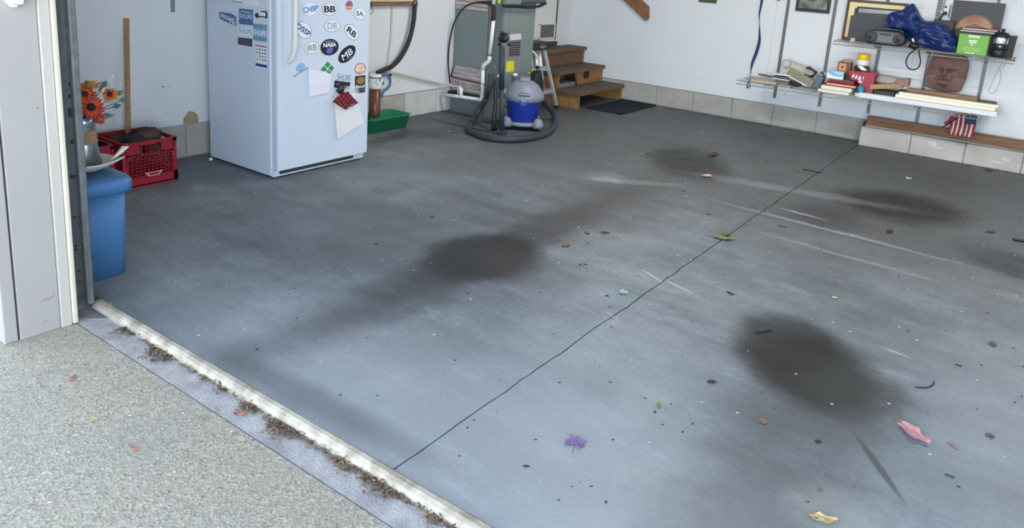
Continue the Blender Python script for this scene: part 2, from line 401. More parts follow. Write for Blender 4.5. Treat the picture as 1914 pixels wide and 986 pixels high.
# painted sheets of the back wall, butted at studs
ed = [XL, -3.42, -2.20, -.98, .24, 1.46, 2.68, 3.4]
for a, b in zip(ed[:-1], ed[1:]):
    build(MB().box(a+.0006, b-.0006, YB-.006, YB+.012, ZB+.004, H), 'wall_panel', m_wall, wbk)
wall_blocks(wbk, 'x', YB+.004, XL, -1.262, .4085, .008, ZB, -2.911, m_block)
# projecting footing to the right, a timber plate lying on it
build(MB().box(-1.255, 3.4, YR+.012, YB+.012, -.1, .158), 'wall_footing', m_mortar, wbk)
wall_blocks(wbk, 'x', YR, -1.262, 3.4, .4085, .0, .166, -1.262, m_block2, thick=.17)
build(MB().box(-1.262, -1.256, YR+.01, YB+.01, .0, .20), 'wall_return', m_mortar, wbk)
m_eff = mat('pale_efflorescence', (206, 204, 198), .9, rgb2=(184, 180, 172), scale=30)
for px_, py_, rx_, rz_ in ((1743, 268, .035, .022), (1752, 276, .05, .008), (1862, 302, .05, .010), (1880, 298, .03, .016), (1905, 310, .012, .008)):
    p = BW(px_, py_, YR); build(MB().prism([(p.x+rx_*math.cos(2*PI*k/16)*(1+.35*noise.noise(Vector((k*1.7, px_, 0)))), p.z+rz_*math.sin(2*PI*k/16)*(1+.5*noise.noise(Vector((k*1.3, py_, 4))))) for k in range(16)], 1, YR-.0006, YR+.001), 'efflorescence', m_eff, wbk)
mb = MB().box(-1.235, 3.4, 7.27, 7.308, .182, .262)
for v in mb.v: v.z -= (v.x+1.235)*.004
build(mb, 'sill_plate', m_woodx, wbk, bevel=.003)
build(MB().box(-1.235, 3.4, 7.285, YB-.007, .166, .182), 'mortar_bed', m_block, wbk)
# left wall
wlf = build(MB().box(XL-.15, XL-.012, 1.1, YB+.16, -.1, H), 'wall_left', m_mortar, kind='structure')
ed = [1.20, 2.88, 4.10, 5.36, 6.58]
for a, b in zip(ed[:-1], ed[1:]):
    build(MB().box(XL-.012, XL+.006, a+.0006, b-.0006, .226, H), 'wall_panel', m_wall, wlf)
build(MB().box(XL-.012, XL+.006, 6.58, YB+.01, 0.0, .52), 'wall_panel', m_wall, wlf)
build(MB().box(XL-.012, XL+.006, 7.11, YB, .52, H), 'wall_panel', m_wall, wlf)
build(MB().box(XL-.012, XL+.006, 6.58, 7.11, 2.55, H), 'wall_panel', m_wall, wlf)
wall_blocks(wlf, 'y', XL-.004, 1.24, 6.6, .4085, .008, .222, 2.72, lambda p: m_blockw if p > 4.70 else m_block)
# hole broken in the panel: tan fibreboard showing
hp = [LW(a, b, XL+.007) for a, b in ((342, 231), (343, 222), (348, 214), (353, 207), (361, 208), (368, 213), (371, 222), (371, 230), (360, 231.5))]
build(MB().prism([(p.y, p.z) for p in hp], 0, XL+.004, XL+.0072), 'torn_patch', mat('fibreboard_tan', (150, 124, 98), .9, rgb2=(176, 150, 120), scale=40, bump=.5), wlf)
for a, b, r in ((305, 162, .006), (284, 229, .005), (318, 160, .004), (313, 210, .003), (744, 150, .012)):
    p = LW(a, b, XL+.0062); build(MB().prism([(p.y+r*1.5*math.cos(t*PI/4), p.z+r*.6*math.sin(t*PI/4)) for t in range(8)], 0, XL+.005, XL+.0066), 'scuff', m_galvd if r < .01 else m_cream, wlf)
# ceiling, right wall, front wall, header, added sun-shade roof
build(MB().box(XL-.15, 3.5, 1.03, YB+.16, H, H+.15), 'ceiling', m_ceil, kind='structure')
build(MB().box(3.4, 3.55, 1.03, YB+.16, -.1, H), 'wall_right', m_wall, kind='structure')
wf = build(MB().box(XL-.15, -2.785, 1.045, 1.225, -.1, H), 'wall_front', m_siding, kind='structure')
build(MB().box(2.55, 3.55, 1.045, 1.225, -.1, H), 'wall_front_right', m_siding, kind='structure')
build(MB().box(-2.785, 2.55, 1.045, 1.225, 2.20, H), 'wall_header', m_siding, kind='structure')
mb = MB(); mb.prism([(.35, 2.60), (9.0, 2.60), (4.6, 4.3)], 0, -5.2, 4.2); build(mb, 'sun_shade_roof', m_shade_roof, kind='structure')  # out of view, put in to keep sun off the near driveway
m_fill = bpy.data.materials.new('fill_diffuser'); m_fill.use_nodes = True; m_fill.node_tree.nodes['Principled BSDF'].inputs['Emission Color'].default_value = (1, .93, .84, 1); m_fill.node_tree.nodes['Principled BSDF'].inputs['Emission Strength'].default_value = 3
def add_fill_lamp(x, y, label, watts=FILLW):  # unseen fixture, added to brighten the back wall
    t = thing('added_fill_light', (x, y, H-.08), label, 'fill light', 'added fill lights on the garage ceiling')
    build(MB().box(x-.62, x+.62, y-.09, y+.09, H-.05, H-.001), 'housing', m_white, t, bevel=.004)
    build(MB().box(x-.60, x+.60, y-.075, y+.075, H-.075, H-.05), 'fill_light_diffuser', m_fill, t, bevel=.01)
    ld = bpy.data.lights.new('fill_glow', 'AREA'); ld.shape = 'RECTANGLE'; ld.size = 1.2; ld.size_y = .15; ld.energy = watts; ld.color = FILLC
    lo = bpy.data.objects.new('fill_glow', ld); COL.objects.link(lo); lo.parent = t; lo.location = (0, 0, -.004)
FILLC = (1, .96, .91)
for x_, y_, w_ in ((-2.2, 4.9, 'left one'), (.6, 4.9, 'right one')):
    add_fill_lamp(x_, y_, 'added unseen fill light on the garage ceiling, '+w_)
# door jamb reveal, stop and weather seal
jz = DZ
jm = thing('trim_2', (-2.76, 1.1, jz), None, None, kind='structure')
build(MB().box(-2.785, -2.760, 1.033, 1.166, jz, 2.2), 'jamb_board', m_trim, jm, bevel=.002)
build(MB().box(-2.785, -2.752, 1.1675, 1.204, jz, 2.2), 'door_stop', mat('off_white_stop', (188, 182, 172), .5, var=.05, scale=4), jm, bevel=.003)
mb = MB().box(-2.770, -2.744, 1.205, 1.223, jz+.004, 2.2)
build(mb, 'weather_seal', m_cream, jm, bevel=.005)
build(MB().box(-2.82, -2.764, .984, 1.0275, jz, 2.3), 'casing', m_trim, jm, bevel=.004)
build(MB().box(-2.80, -2.775, 1.02, 1.04, jz, 2.2), 'casing_gap', m_gap, jm)
for a, b in ((82, 74), (90, 186), (70, 201), (112, 455), (125, 423)):
    p = LW(a, b, -2.758); build(MB().tube([p, p+Vector((.003 if b not in (74, 186) else .0045, 0, 0))], .0022, 6), 'nail_head', m_galvd, jm)
# scuffs at the foot of the jamb
for a, b, r in ((84, 560, .012), (95, 556, .016), (101, 548, .006), (86, 600, .01)):
    p = LW(a, b, -2.7595); build(MB().prism([(p.y+r*math.cos(t*PI/4), p.z+.003*math.sin(t*PI/4)+(.4*r*math.cos(t*PI/4))) for t in range(8)], 0, -2.760, -2.7593), 'scuff', mat('tan_scuff', (150, 140, 126), .8), jm)
# overhead door track
tk = thing('door_track', (-2.81, 1.26, 0), 'galvanised vertical garage door track with slotted angle beside white jamb', 'door track')
mb = MB().box(-2.835, -2.832, 1.228, 1.292, .0, 2.1).box(-2.835, -2.800, 1.228, 1.231, .0, 2.1)
build(mb, 'slotted_angle', m_galvd, tk)
prof = [(-2.830, 1.288), (-2.802, 1.286), (-2.796, 1.292), (-2.796, 1.304), (-2.802, 1.310), (-2.812, 1.310)]
mb = MB()
for (a, b), (c, d) in zip(prof[:-1], prof[1:]):
    mb.add([(a, b, .01), (c, d, .01), (c, d, 2.1), (a, b, 2.1)], [(0, 1, 2, 3)])
build(mb, 'roller_channel', m_galv, tk, solid=.0025)
for b, h_ in ((210, .03), (265, .012), (180, .012), (330, .01), (110, .01), (157, .01)):
    p = LW(132 if b < 240 else 136, b, -2.828); build(MB().box(-2.832, -2.824, p.y-.006, p.y+.008, p.z-h_/2, p.z+h_/2), 'track_bolt', m_black, tk)
for a, b in ((140, 406), (142, 460), (143, 467), (149, 506), (150, 527)):
    p = LW(a, b, -2.828); build(MB().tube([(-2.833, p.y, p.z), (-2.827, p.y, p.z)], .004, 8), 'bolt_head', m_black, tk)
# white box on the jamb top
p0 = LW(10, 0, -2.74); p1 = LW(44, 12, -2.74)
kp = thing('wall_keypad', (-2.75, (p0.y+p1.y)/2, p1.z), 'white rounded plastic box fixed high on the white jamb at top left', 'keypad')
build(MB().box(-2.762, -2.722, p0.y+.004, p1.y-.002, p1.z+.006, p1.z+.10), 'housing', m_white, kp, bevel=.008, seg=3)
build(MB().box(-2.760, -2.735, (p0.y+p1.y)/2-.01, (p0.y+p1.y)/2+.008, p1.z-.002, p1.z+.008), 'clip', m_white, kp, bevel=.002)
# door in left wall with a pet flap
dz = .545
dd = thing('door_1', (XL, 6.85, dz), None, None, kind='structure')
build(MB().box(XL-.02, XL-.004, 6.60, 7.095, dz, 2.5), 'door_leaf', m_white, dd)
build(MB().box(XL-.004, XL+.018, 6.52, 6.60, dz, 2.55), 'casing', m_white, dd, bevel=.004)
build(MB().box(XL-.004, XL+.003, 7.088, 7.10, dz+.04, 2.5), 'edge_gap', m_gap, dd)
build(MB().box(XL-.004, XL+.03, 6.60, 7.10, dz-.03, dz+.02), 'door_sill', mat('dark_sill', (62, 58, 54), .6), dd, bevel=.003)
q0 = LW(1008, 45, XL); q1 = LW(1037, 74, XL)
y0, y1, z0, z1 = q0.y, 7.075, .592, .762
mb = MB()
for a in ((y0, y0+.018, z0, z1), (y1-.018, y1, z0, z1), (y0, y1, z0, z0+.018), (y0, y1, z1-.014, z1)): mb.box(XL-.004, XL+.012, *a)
build(mb, 'pet_flap_frame', m_white, dd, bevel=.002)
build(MB().box(XL-.004, XL+.004, y0+.016, y1-.016, z0+.016, z1-.012), 'pet_flap', mat('grey_flap', (104, 102, 98), .6, var=.1, scale=60), dd)

# ------------------------------------------------------------------ REFRIGERATOR
m_fr = mat('fridge_white', (200, 209, 221), .32, var=.015, scale=3)
FX0, FX1, FY0, FY1 = -4.35, -3.722, 2.822, 3.575
XD = -3.662
fr = thing('refrigerator', ((FX0+FX1)/2, (FY0+FY1)/2, 0), 'tall white refrigerator covered in magnets and stickers', 'refrigerator')
build(MB().box(FX0, FX1, FY0, FY1, .012, 1.66), 'cabinet', m_fr, fr, bevel=.008, seg=3)
mb = MB().prism([(-3.716, FY0+.008), (-3.676, FY0+.008), (-3.667, FY0+.014), (XD, FY0+.03), (XD, FY1-.03), (-3.667, FY1-.014), (-3.676, FY1-.008), (-3.716, FY1-.008)], 2, .055, 1.12)
build(mb, 'door', m_fr, fr, bevel=.006, seg=3)
mb = MB().prism([(-3.716, FY0+.008), (-3.676, FY0+.008), (-3.667, FY0+.014), (XD, FY0+.03), (XD, FY1-.03), (-3.667, FY1-.014), (-3.676, FY1-.008), (-3.716, FY1-.008)], 2, 1.13, 1.65)
build(mb, 'freezer_door', m_fr, fr, bevel=.006, seg=3)
build(MB().box(-3.725, -3.712, FY0+.018, FY1-.018, .06, 1.64), 'door_gasket', mat('gasket', (176, 180, 186), .6), fr)
# curved handle
hy = LW(548, 60, XD+.04).y
hb = LW(545, 118, XD+.01)
pts = cat_curve([(XD-.004, hb.y-.012, hb.z+.005), (XD+.022, hb.y-.008, hb.z+.030), (XD+.040, hb.y-.004, hb.z+.085), (XD+.044, hb.y-.002, hb.z+.17), (XD+.044, hb.y, 1.10)], 8)
build(MB().tube(pts, [.016]*8+[.015]*(len(pts)-8), 12), 'handle', mat('handle_cream', (214, 214, 206), .35), fr)
# toe grille
gr = build(MB().box(-3.722, -3.708, FY0+.004, FY1-.01, .008, .050), 'toe_grille', m_fr, fr, bevel=.003)
build(MB().box(-3.709, -3.7065, FY0+.05, FY1-.10, .020, .047), 'grille_recess', m_black, gr)
for i in range(4):
    z = .0235+i*.0065; build(MB().box(-3.708, -3.7045, FY0+.05, FY1-.10, z, z+.0022), 'slat', m_galv, gr)
build(MB().box(-3.72, -3.69, FY1-.085, FY1-.02, .030, .056), 'hinge', m_fr, fr, bevel=.004)
build(MB().lathe([(.015, 0), (.015, .012)], (-4.30, FY0+.05, 0), 12), 'foot', m_black, fr)
build(MB().lathe([(.015, 0), (.015, .012)], (-3.76, FY0+.05, 0), 12), 'foot', m_black, fr)
build(MB().lathe([(.015, 0), (.015, .012)], (-3.76, FY1-.05, 0), 12), 'foot', m_black, fr)
# magnets on the door
c_w = mat('magnet_white', (222, 226, 230), .4); c_k = mat('magnet_black', (28, 32, 36), .4); c_b = mat('ink_blue', (52, 120, 190), .5)
c_n = mat('ink_navy', (42, 50, 130), .5); c_i = mat('ink_black', (22, 22, 26), .5); c_g = mat('ink_grey', (96, 104, 116), .5)
c_gr = mat('magnet_green', (40, 132, 84), .45); c_pk = mat('magnet_pink', (186, 92, 110), .5); c_pu = mat('magnet_purple', (150, 84, 140), .5)
c_ye = mat('magnet_yellow', (214, 190, 110), .5); c_sb = mat('sign_blue', (62, 98, 146), .5); c_tl = mat('sign_teal', (104, 146, 166), .5); c_lb = mat('sign_lightblue', (120, 166, 206), .5)
c_pur = mat('emblem_violet', (92, 84, 156), .5)
GRP = 'magnets on the refrigerator'
def ell(c, ry, rz, tilt, x0, x1, n=28, f=1.0):
    pts = []
    for k in range(n):
        a = 2*PI*k/n; p, q = ry*f*math.cos(a), rz*f*math.sin(a)
        pts.append((c.y+p*math.cos(tilt)-q*math.sin(tilt), c.z+p*math.sin(tilt)+q*math.cos(tilt)))
    return MB().prism(pts, 0, x0, x1)
def oval(px, py, w_, h_, tilt, txt, base, ring, ink, label, tw=.72, th=.36, bold=.0, cat='magnet'):
    c = LW(px, py, XD); ry = abs(LW(px+w_/2, py, XD).y-LW(px-w_/2, py, XD).y)/2; rz = abs(LW(px, py-h_/2, XD).z-LW(px, py+h_/2, XD).z)/2
    t = thing('oval_magnet', (XD, c.y, c.z-rz), label, cat, GRP)
    build(ell(c, ry, rz, tilt, XD, XD+.0012), 'backing', base, t)
    if ring:
        build(ell(c, ry, rz, tilt, XD+.0010, XD+.0018, f=.97), 'ring', ring, t); build(ell(c, ry, rz, tilt, XD+.0016, XD+.0022, f=.91), 'face', base, t)
    text(txt, (XD+.0022, c.y, c.z), 2*ry*tw, 2*rz*th, 'x', ink, t, tilt=tilt, bold=bold)
    return t, c, ry, rz
oval(580, 17, 32, 27, .12, 'CHSP', c_w, c_lb, c_b, 'white oval magnet reading CHSP in light blue letters', tw=.86, th=.40, bold=.03)
oval(616, 17, 30, 26, 0, 'BB', c_w, c_g, c_i, 'white oval magnet reading BB in heavy black letters', tw=.72, th=.46, bold=.032)
oval(673, 25.5, 25, 23, -.1, 'SA.', c_w, c_g, c_i, 'small white oval magnet reading SA at the door edge', tw=.62, th=.36, bold=.01)
oval(567.5, 56, 34, 31, -.55, 'DSSP', c_w, c_g, c_n, 'tilted white oval magnet reading DSSP in navy beside the handle', tw=.84, th=.34, bold=.02)
oval(620.5, 48, 31, 24, 0, 'DB', c_w, c_g, c_g, 'white oval magnet reading DB in thin grey letters', tw=.55, th=.46, bold=-.01)
oval(657, 60, 31, 26, -.6, 'RB', c_w, c_g, c_i, 'tilted white oval magnet reading RB in heavy black letters', tw=.62, th=.42, bold=.03)
oval(582, 89, 29, 25, .1, 'IRB', c_w, c_g, c_g, 'white oval magnet reading IRB in thin grey letters', tw=.62, th=.44, bold=0)
t, c, ry, rz = oval(616, 88, 34, 31, 0, 'NASA', c_k, None, c_w, 'round black magnet with white letters over a violet emblem', tw=.72, th=.26, bold=.05)
for o_ in t.children:
    if o_.name.startswith('lettering'): o_.location.z += rz*.28
text('PROPERTY OF', (XD+.0022, c.y, c.z+rz*.68), ry*.9, rz*.14, 'x', c_w, t)
build(ell(Vector((XD, c.y, c.z-rz*.42)), ry*.36, rz*.42, 0, XD+.001, XD+.0024), 'emblem', c_pur, t)
build(MB().bar((XD+.0025, c.y-ry*.34, c.z-rz*.5), (XD+.0025, c.y+ry*.40, c.z-rz*.12), .0012, .0022, up=(1, 0, 0)), 'emblem_stroke', c_w, t)
t, c, ry, rz = oval(648.5, 101, 35, 27, .50, 'MB', c_k, None, c_w, 'black oval magnet reading MB in white letters', tw=.60, th=.46, bold=.018)
build(MB().bar((XD+.0022, c.y-ry*.12, c.z-rz*.78), (XD+.0022, c.y+ry*.50, c.z-rz*.42), .001, .0015, up=(1, 0, 0)), 'underline', c_w, t)
# pink and yellow small oval
c = LW(652.5, 10.5, XD); t = thing('oval_magnet', c-Vector((0, 0, .03)), 'small pink over yellow oval magnet near the door top', 'magnet', GRP)
build(ell(c, .031, .033, 0, XD, XD+.0012), 'backing', c_ye, t)
pts = [(c.y+.029*math.cos(a), c.z+.031*math.sin(a)) for a in [PI*(-.05+1.1*k/14) for k in range(15)]]
build(MB().prism(pts, 0, XD+.001, XD+.002), 'top_half', c_pu, t)
build(MB().box(XD+.001, XD+.002, c.y-.02, c.y+.02, c.z-.020, c.z-.014), 'stripe', c_pk, t)
# pink circle
c = LW(673, 128, XD); r_ = .047
t = thing('round_magnet', c-Vector((0, 0, r_)), 'round cream magnet with a pink rim and dark brush stroke', 'magnet', GRP)
build(ell(c, .050, .037, 0, XD, XD+.0012), 'rim', c_pk, t); build(ell(c, .043, .031, 0, XD+.001, XD+.002), 'face', mat('cream_paper', (222, 200, 176), .6), t)
build(MB().bar((XD+.0022, c.y-.01, c.z-.002), (XD+.0022, c.y+.038, c.z+.010), .001, .006, up=(1, 0, 0)).bar((XD+.0022, c.y-.026, c.z-.024), (XD+.0022, c.y+.014, c.z-.020), .001, .008, up=(1, 0, 0)), 'brush_stroke', c_i, t)
# green diamond in four panes
c = LW(611.5, 127, XD); t = thing('diamond_magnet', c-Vector((0, 0, .04)), 'green diamond magnet crossed by thin white lines', 'magnet', GRP)
hw = .056; hh = .042
build(MB().prism([(c.y-hw, c.z-.006), (c.y+.002, c.z+hh), (c.y+hw, c.z-.002), (c.y+.012, c.z-hh-.01)], 0, XD, XD+.0012), 'backing', c_w, t)
def lerp(a, b, s): return (a[0]+(b[0]-a[0])*s, a[1]+(b[1]-a[1])*s)
Q = [(c.y-hw, c.z-.006), (c.y+.002, c.z+hh), (c.y+hw, c.z-.002), (c.y+.012, c.z-hh-.01)]
def quadp(u, v): return lerp(lerp(Q[0], Q[1], u), lerp(Q[3], Q[2], u), v)
for (u0, u1) in ((.01, .46), (.54, .99)):
    for (v0, v1) in ((.01, .46), (.54, .99)):
        build(MB().prism([quadp(u0, v0), quadp(u1, v0), quadp(u1, v1), quadp(u0, v1)], 0, XD+.001, XD+.002), 'pane', c_gr, t)
# globe and pen clip
c = LW(561.5, 126, XD); t = thing('globe_magnet', c-Vector((0, 0, .025)), 'small round grey-blue globe magnet beside the paper pocket', 'magnet', GRP)
build(ell(c, .034, .024, .3, XD, XD+.0012), 'disc', c_lb, t)
for k in range(3): build(MB().bar((XD+.0018, c.y-.026, c.z-.012+.011*k), (XD+.0018, c.y+.026, c.z-.006+.011*k), .001, .002, up=(1, 0, 0)), 'stripe', c_w, t)
a = LW(548, 143, XD); b = LW(575, 126, XD)
build(MB().tube([a+Vector((.004, 0, 0)), b+Vector((.004, 0, 0))], .0035, 8), 'pen', mat('pen_grey', (150, 154, 160), .5), label='thin grey pen held slanting against the fridge door', cat='pen')
# paper pocket
P4 = [LW(573.5, 128, XD), LW(604, 133, XD), LW(616, 138, XD), LW(613.5, 173, XD), LW(577, 181, XD)]
t = thing('paper_pocket', (XD, P4[4].y, P4[4].z), 'blank white paper pocket bulging from the fridge door', 'paper')
mb = MB(); n_ = len(P4); mb.prism([(p.y, p.z) for p in P4], 0, XD+.0005, XD+.004)
for v in mb.v:
    if v.x > XD+.002: v.x += .018*(1 if v.z > P4[3].z+.03 else .3)
build(mb, 'pocket', mat('bond_paper', (224, 222, 230), .7), t, bevel=.003)
a = LW(579, 161, XD+.016); b = LW(612, 157, XD+.016); build(MB().tube([a, b], .0015, 6), 'crease', mat('bond_paper', (224, 222, 230), .7), t)
# magnet with blue lettering, dark strip
def rect_x(px0, py0, px1, py1, name, m, label, th=.0012, cat='magnet', tilt=0, group=GRP):
    a = LW(px0, py0, XD); b = LW(px1, py1, XD); cx, cz = (a.y+b.y)/2, (a.z+b.z)/2
    w_ = abs(b.y-a.y); h_ = abs(LW(px0, py0, XD).z-LW(px0, py1, XD).z)
    t = thing(name, (XD, cx, cz-h_/2), label, cat, group)
    pts = [(cx+u*math.cos(tilt)-v*math.sin(tilt), cz+u*math.sin(tilt)+v*math.cos(tilt)) for u, v in ((-w_/2, -h_/2), (w_/2, -h_/2), (w_/2, h_/2), (-w_/2, h_/2))]
    build(MB().prism(pts, 0, XD, XD+th), 'backing', m, t); return t, Vector((XD+th, cx, cz)), w_, h_
t, c, w_, h_ = rect_x(629, 137, 656, 153, 'lettered_sticker', m_fr, 'thin blue lettering on a clear sticker above the dark strip', th=.0006, cat='sticker', tilt=-.25)
text('SHUPE', c, w_*.95, h_*.78, 'x', c_sb, t, bold=-.005, tilt=-.22)
t, c, w_, h_ = rect_x(624.5, 152, 654, 165, 'strip_magnet', c_k, 'dark strip magnet crossed by a pale diagonal band', tilt=-.2)
build(MB().bar(c+Vector((.0006, -w_*.3, -h_*.1)), c+Vector((.0006, w_*.35, -h_*.22)), .001, .007, up=(1, 0, 0)), 'band', c_ye, t)
build(MB().bar(c+Vector((.0006, -w_*.42, h_*.22)), c+Vector((.0006, -w_*.15, h_*.22)), .001, .007, up=(1, 0, 0)), 'corner_mark', c_w, t)
t, c, w_, h_ = rect_x(663.5, 141, 682, 173.5, 'tall_magnet', mat('dark_olive', (46, 52, 50), .5), 'tall dark magnet with a brown picture at the door edge')
build(ell(c+Vector((0, .004, h_*.22)), w_*.36, h_*.20, 0, XD+.001, XD+.002), 'picture', mat('picture_brown', (150, 112, 62), .6), t)
text('Food', c+Vector((.0005, 0, -h_*.12)), w_*.8, h_*.17, 'x', c_w, t, bold=.03)
for k in range(2): build(MB().box(XD+.001, XD+.002, c.y-w_*.4, c.y+w_*.4, c.z-h_*(.30+.1*k)-.002, c.z-h_*(.30+.1*k)+.001), 'text_line', c_g, t)
# bag with card and plaid cloth
a4 = [LW(622.5, 189, XD), LW(662, 171, XD), LW(677.5, 229, XD), LW(628.5, 259, XD)]
t = thing('packaged_card', (XD, a4[3].y, a4[3].z), 'clear plastic bag with white card and red plaid cloth on the door', 'bag')
mb = MB().prism([(p.y, p.z) for p in a4], 0, XD+.010, XD+.014); build(mb, 'card', mat('card_white', (228, 226, 222), .6), t, bevel=.001)
bag = [LW(604, 191, XD), LW(648, 160, XD), LW(665, 160, XD), LW(679, 231, XD), LW(626, 264, XD)]
m_pl = mat('clear_bag', (235, 238, 242), .15, alpha=.28)
mb = MB()
for x_, f_ in ((XD+.002, 0), (XD+.020, 1)): mb.add([(x_, p.y, p.z) for p in bag], [tuple(range(5))])
build(mb, 'plastic_bag', m_pl, t)
pl = [LW(617, 189, XD), LW(625, 180, XD), LW(636, 172, XD), LW(645, 170, XD), (LW(651, 178, XD)), LW(663, 190, XD), LW(651, 194, XD), LW(641, 204, XD)]
mb = MB().prism([(p.y, p.z) for p in pl], 0, XD+.0215, XD+.034)
m_plaid = bpy.data.materials.new('plaid'); m_plaid.use_nodes = True; N_ = NT(m_plaid)
tc_ = N_.n('ShaderNodeTexCoord'); ck = N_.n('ShaderNodeTexChecker'); ck.inputs['Scale'].default_value = 55
N_.l(tc_.outputs['Object'], ck.inputs[0]); ck.inputs[1].default_value = lin((150, 30, 44)); ck.inputs[2].default_value = lin((40, 24, 30)); N_.l(ck.outputs[0], N_.b.inputs['Base Color']); N_.b.inputs['Roughness'].default_value = .9
cl = build(mb, 'plaid_cloth', m_plaid, t, bevel=.004)
c = LW(632, 167, XD); build(MB().blob((XD+.024, c.y, c.z), .030, (.45, 1, .75), amp=.5, fr=4, seed=2), 'dark_pompom', c_k, t)
a = LW(648, 198, XD); b = LW(662, 190, XD); build(MB().bar((XD+.035, a.y, a.z), (XD+.035, b.y, b.z), .002, .008, up=(1, 0, 0)), 'cloth_hem', c_k, t)
# faint mark
# side stickers (face -Y)
YS = FY0
def rect_y(poly, name, m, label, th=.0012, cat='magnet', group='stickers on the refrigerator side'):
    pts = [BW(a, b, YS) for a, b in poly]; xs = [p.x for p in pts]; zs = [p.z for p in pts]
    t = thing(name, ((min(xs)+max(xs))/2, YS, min(zs)), label, cat, group)
    build(MB().prism([(p.x, p.z) for p in pts], 1, YS-th, YS), 'backing', m, t)
    return t, Vector(((min(xs)+max(xs))/2, YS-th, (min(zs)+max(zs))/2)), max(xs)-min(xs), max(zs)-min(zs)
t, c, w_, h_ = rect_y([(435, -4), (481, 0), (484, 12), (437, 3)], 'paper_note', c_w, 'white card with dark lower edge at top of fridge side', cat='sticker')
build(MB().box(c.x-w_*.5, c.x-w_*.1, YS-.0018, YS-.001, c.z-h_*.30, c.z-h_*.20), 'dark_edge', c_i, t)
t, c, w_, h_ = rect_y([(410, 22), (432, 25), (441.5, 31), (441.5, 48.5), (432, 45), (411, 35)], 'slogan_sticker', c_sb, 'blue torn-shaped sticker with white slanted letters', cat='sticker')
text('FIGHT', c+Vector((.003, 0, .004)), w_*.82, h_*.33, 'y', c_w, t, bold=.03, tilt=-.14)
text('TE', c+Vector((w_*.24, 0, -h_*.23)), w_*.42, h_*.27, 'y', c_w, t, bold=.03, tilt=-.14)
t, c, w_, h_ = rect_y([(447, 15.5), (473, 18.5), (473, 47.5), (447, 44.5)], 'campaign_sticker', c_sb, 'dark blue square sticker with white lettering on fridge side', cat='sticker')
text('SHUPE', c+Vector((0, 0, .003)), w_*.9, h_*.30, 'y', c_w, t, bold=-.0)
build(MB().box(c.x-w_*.35, c.x+w_*.35, YS-.0018, YS-.001, c.z+h_*.28, c.z+h_*.33), 'text_line', c_w, t)
t, c, w_, h_ = rect_y([(445.5, 50), (473, 51), (472, 69), (445.5, 66)], 'campaign_sticker', c_w, 'white sticker with pale blue lettering under the dark blue one', cat='sticker')
text('SHUPE', c, w_*.92, h_*.5, 'y', c_lb, t, bold=.01)
t, c, w_, h_ = rect_y([(473.2, 43.5), (499, 46.5), (499, 78.5), (473.2, 75)], 'campaign_sticker', c_tl, 'teal square sticker with white lettering and an orange dot', cat='sticker')
text('SHUPE', c+Vector((0, 0, -.002)), w_*.95, h_*.30, 'y', c_w, t, bold=.02)
build(MB().box(c.x-w_*.46, c.x+w_*.46, YS-.0015, YS-.001, c.z-h_*.24, c.z+h_*.20), 'pale_band', c_lb, t)
p = BW(494, 51.5, YS); build(MB().tube([(p.x, YS-.0012, p.z), (p.x, YS-.002, p.z)], .008, 12), 'dot', mat('dot_orange', (200, 160, 110), .6), t)
t, c, w_, h_ = rect_y([(445, 69.5), (471.5, 72.5), (471.5, 87.5), (445, 82.5)], 'strip_sticker', mat('slate', (52, 60, 74), .5), 'narrow slate grey sticker with two pale text lines', cat='sticker')
for k, l_ in ((.18, .62), (-.12, .8)):
    build(MB().bar((c.x-w_*.4, YS-.0015, c.z+h_*k+.004), (c.x-w_*.4+w_*l_, YS-.0015, c.z+h_*k-.004), .001, .0035, up=(0, 0, 1)), 'text_line', c_g, t)
# car-shaped sticker
car = [(476, 28), (479, 24.5), (484, 23.5), (488, 20.5), (498, 20.5), (500, 25), (500, 33), (497, 35), (494, 32.5), (484, 32), (481, 34), (478, 32)]
t, c, w_, h_ = rect_y(car, 'car_sticker', c_i, 'small black car-shaped sticker with a white panel', cat='sticker')
build(MB().box(c.x-w_*.18, c.x+w_*.36, YS-.0018, YS-.001, c.z-h_*.16, c.z+h_*.28), 'white_panel', c_w, t)
t, c, w_, h_ = rect_y([(478.5, 81), (499, 83), (499, 128.5), (478.5, 125)], 'info_card', c_w, 'tall white printed card with small dark pictures on fridge side', cat='sticker')
build(MB().box(c.x-w_*.5, c.x+w_*.5, YS-.0018, YS-.001, c.z+h_*.36, c.z+h_*.42), 'header_band', c_pu, t)
build(MB().box(c.x-w_*.5, c.x+w_*.5, YS-.0018, YS-.001, c.z-h_*.45, c.z-h_*.33), 'footer_band', c_n, t)
for j in range(4):
    for k in range(4):
        a = c.x-w_*.36+k*w_*.24; b = c.z+h_*(.24-.135*j); build(MB().box(a-.006, a+.005+.002*((j+k) % 2), YS-.0018, YS-.001, b-.004, b+.004+.002*(k % 2)), 'picture', (c_i, c_g, c_ye, c_sb)[(j*3+k) % 4] if j > 1 else c_i, t)

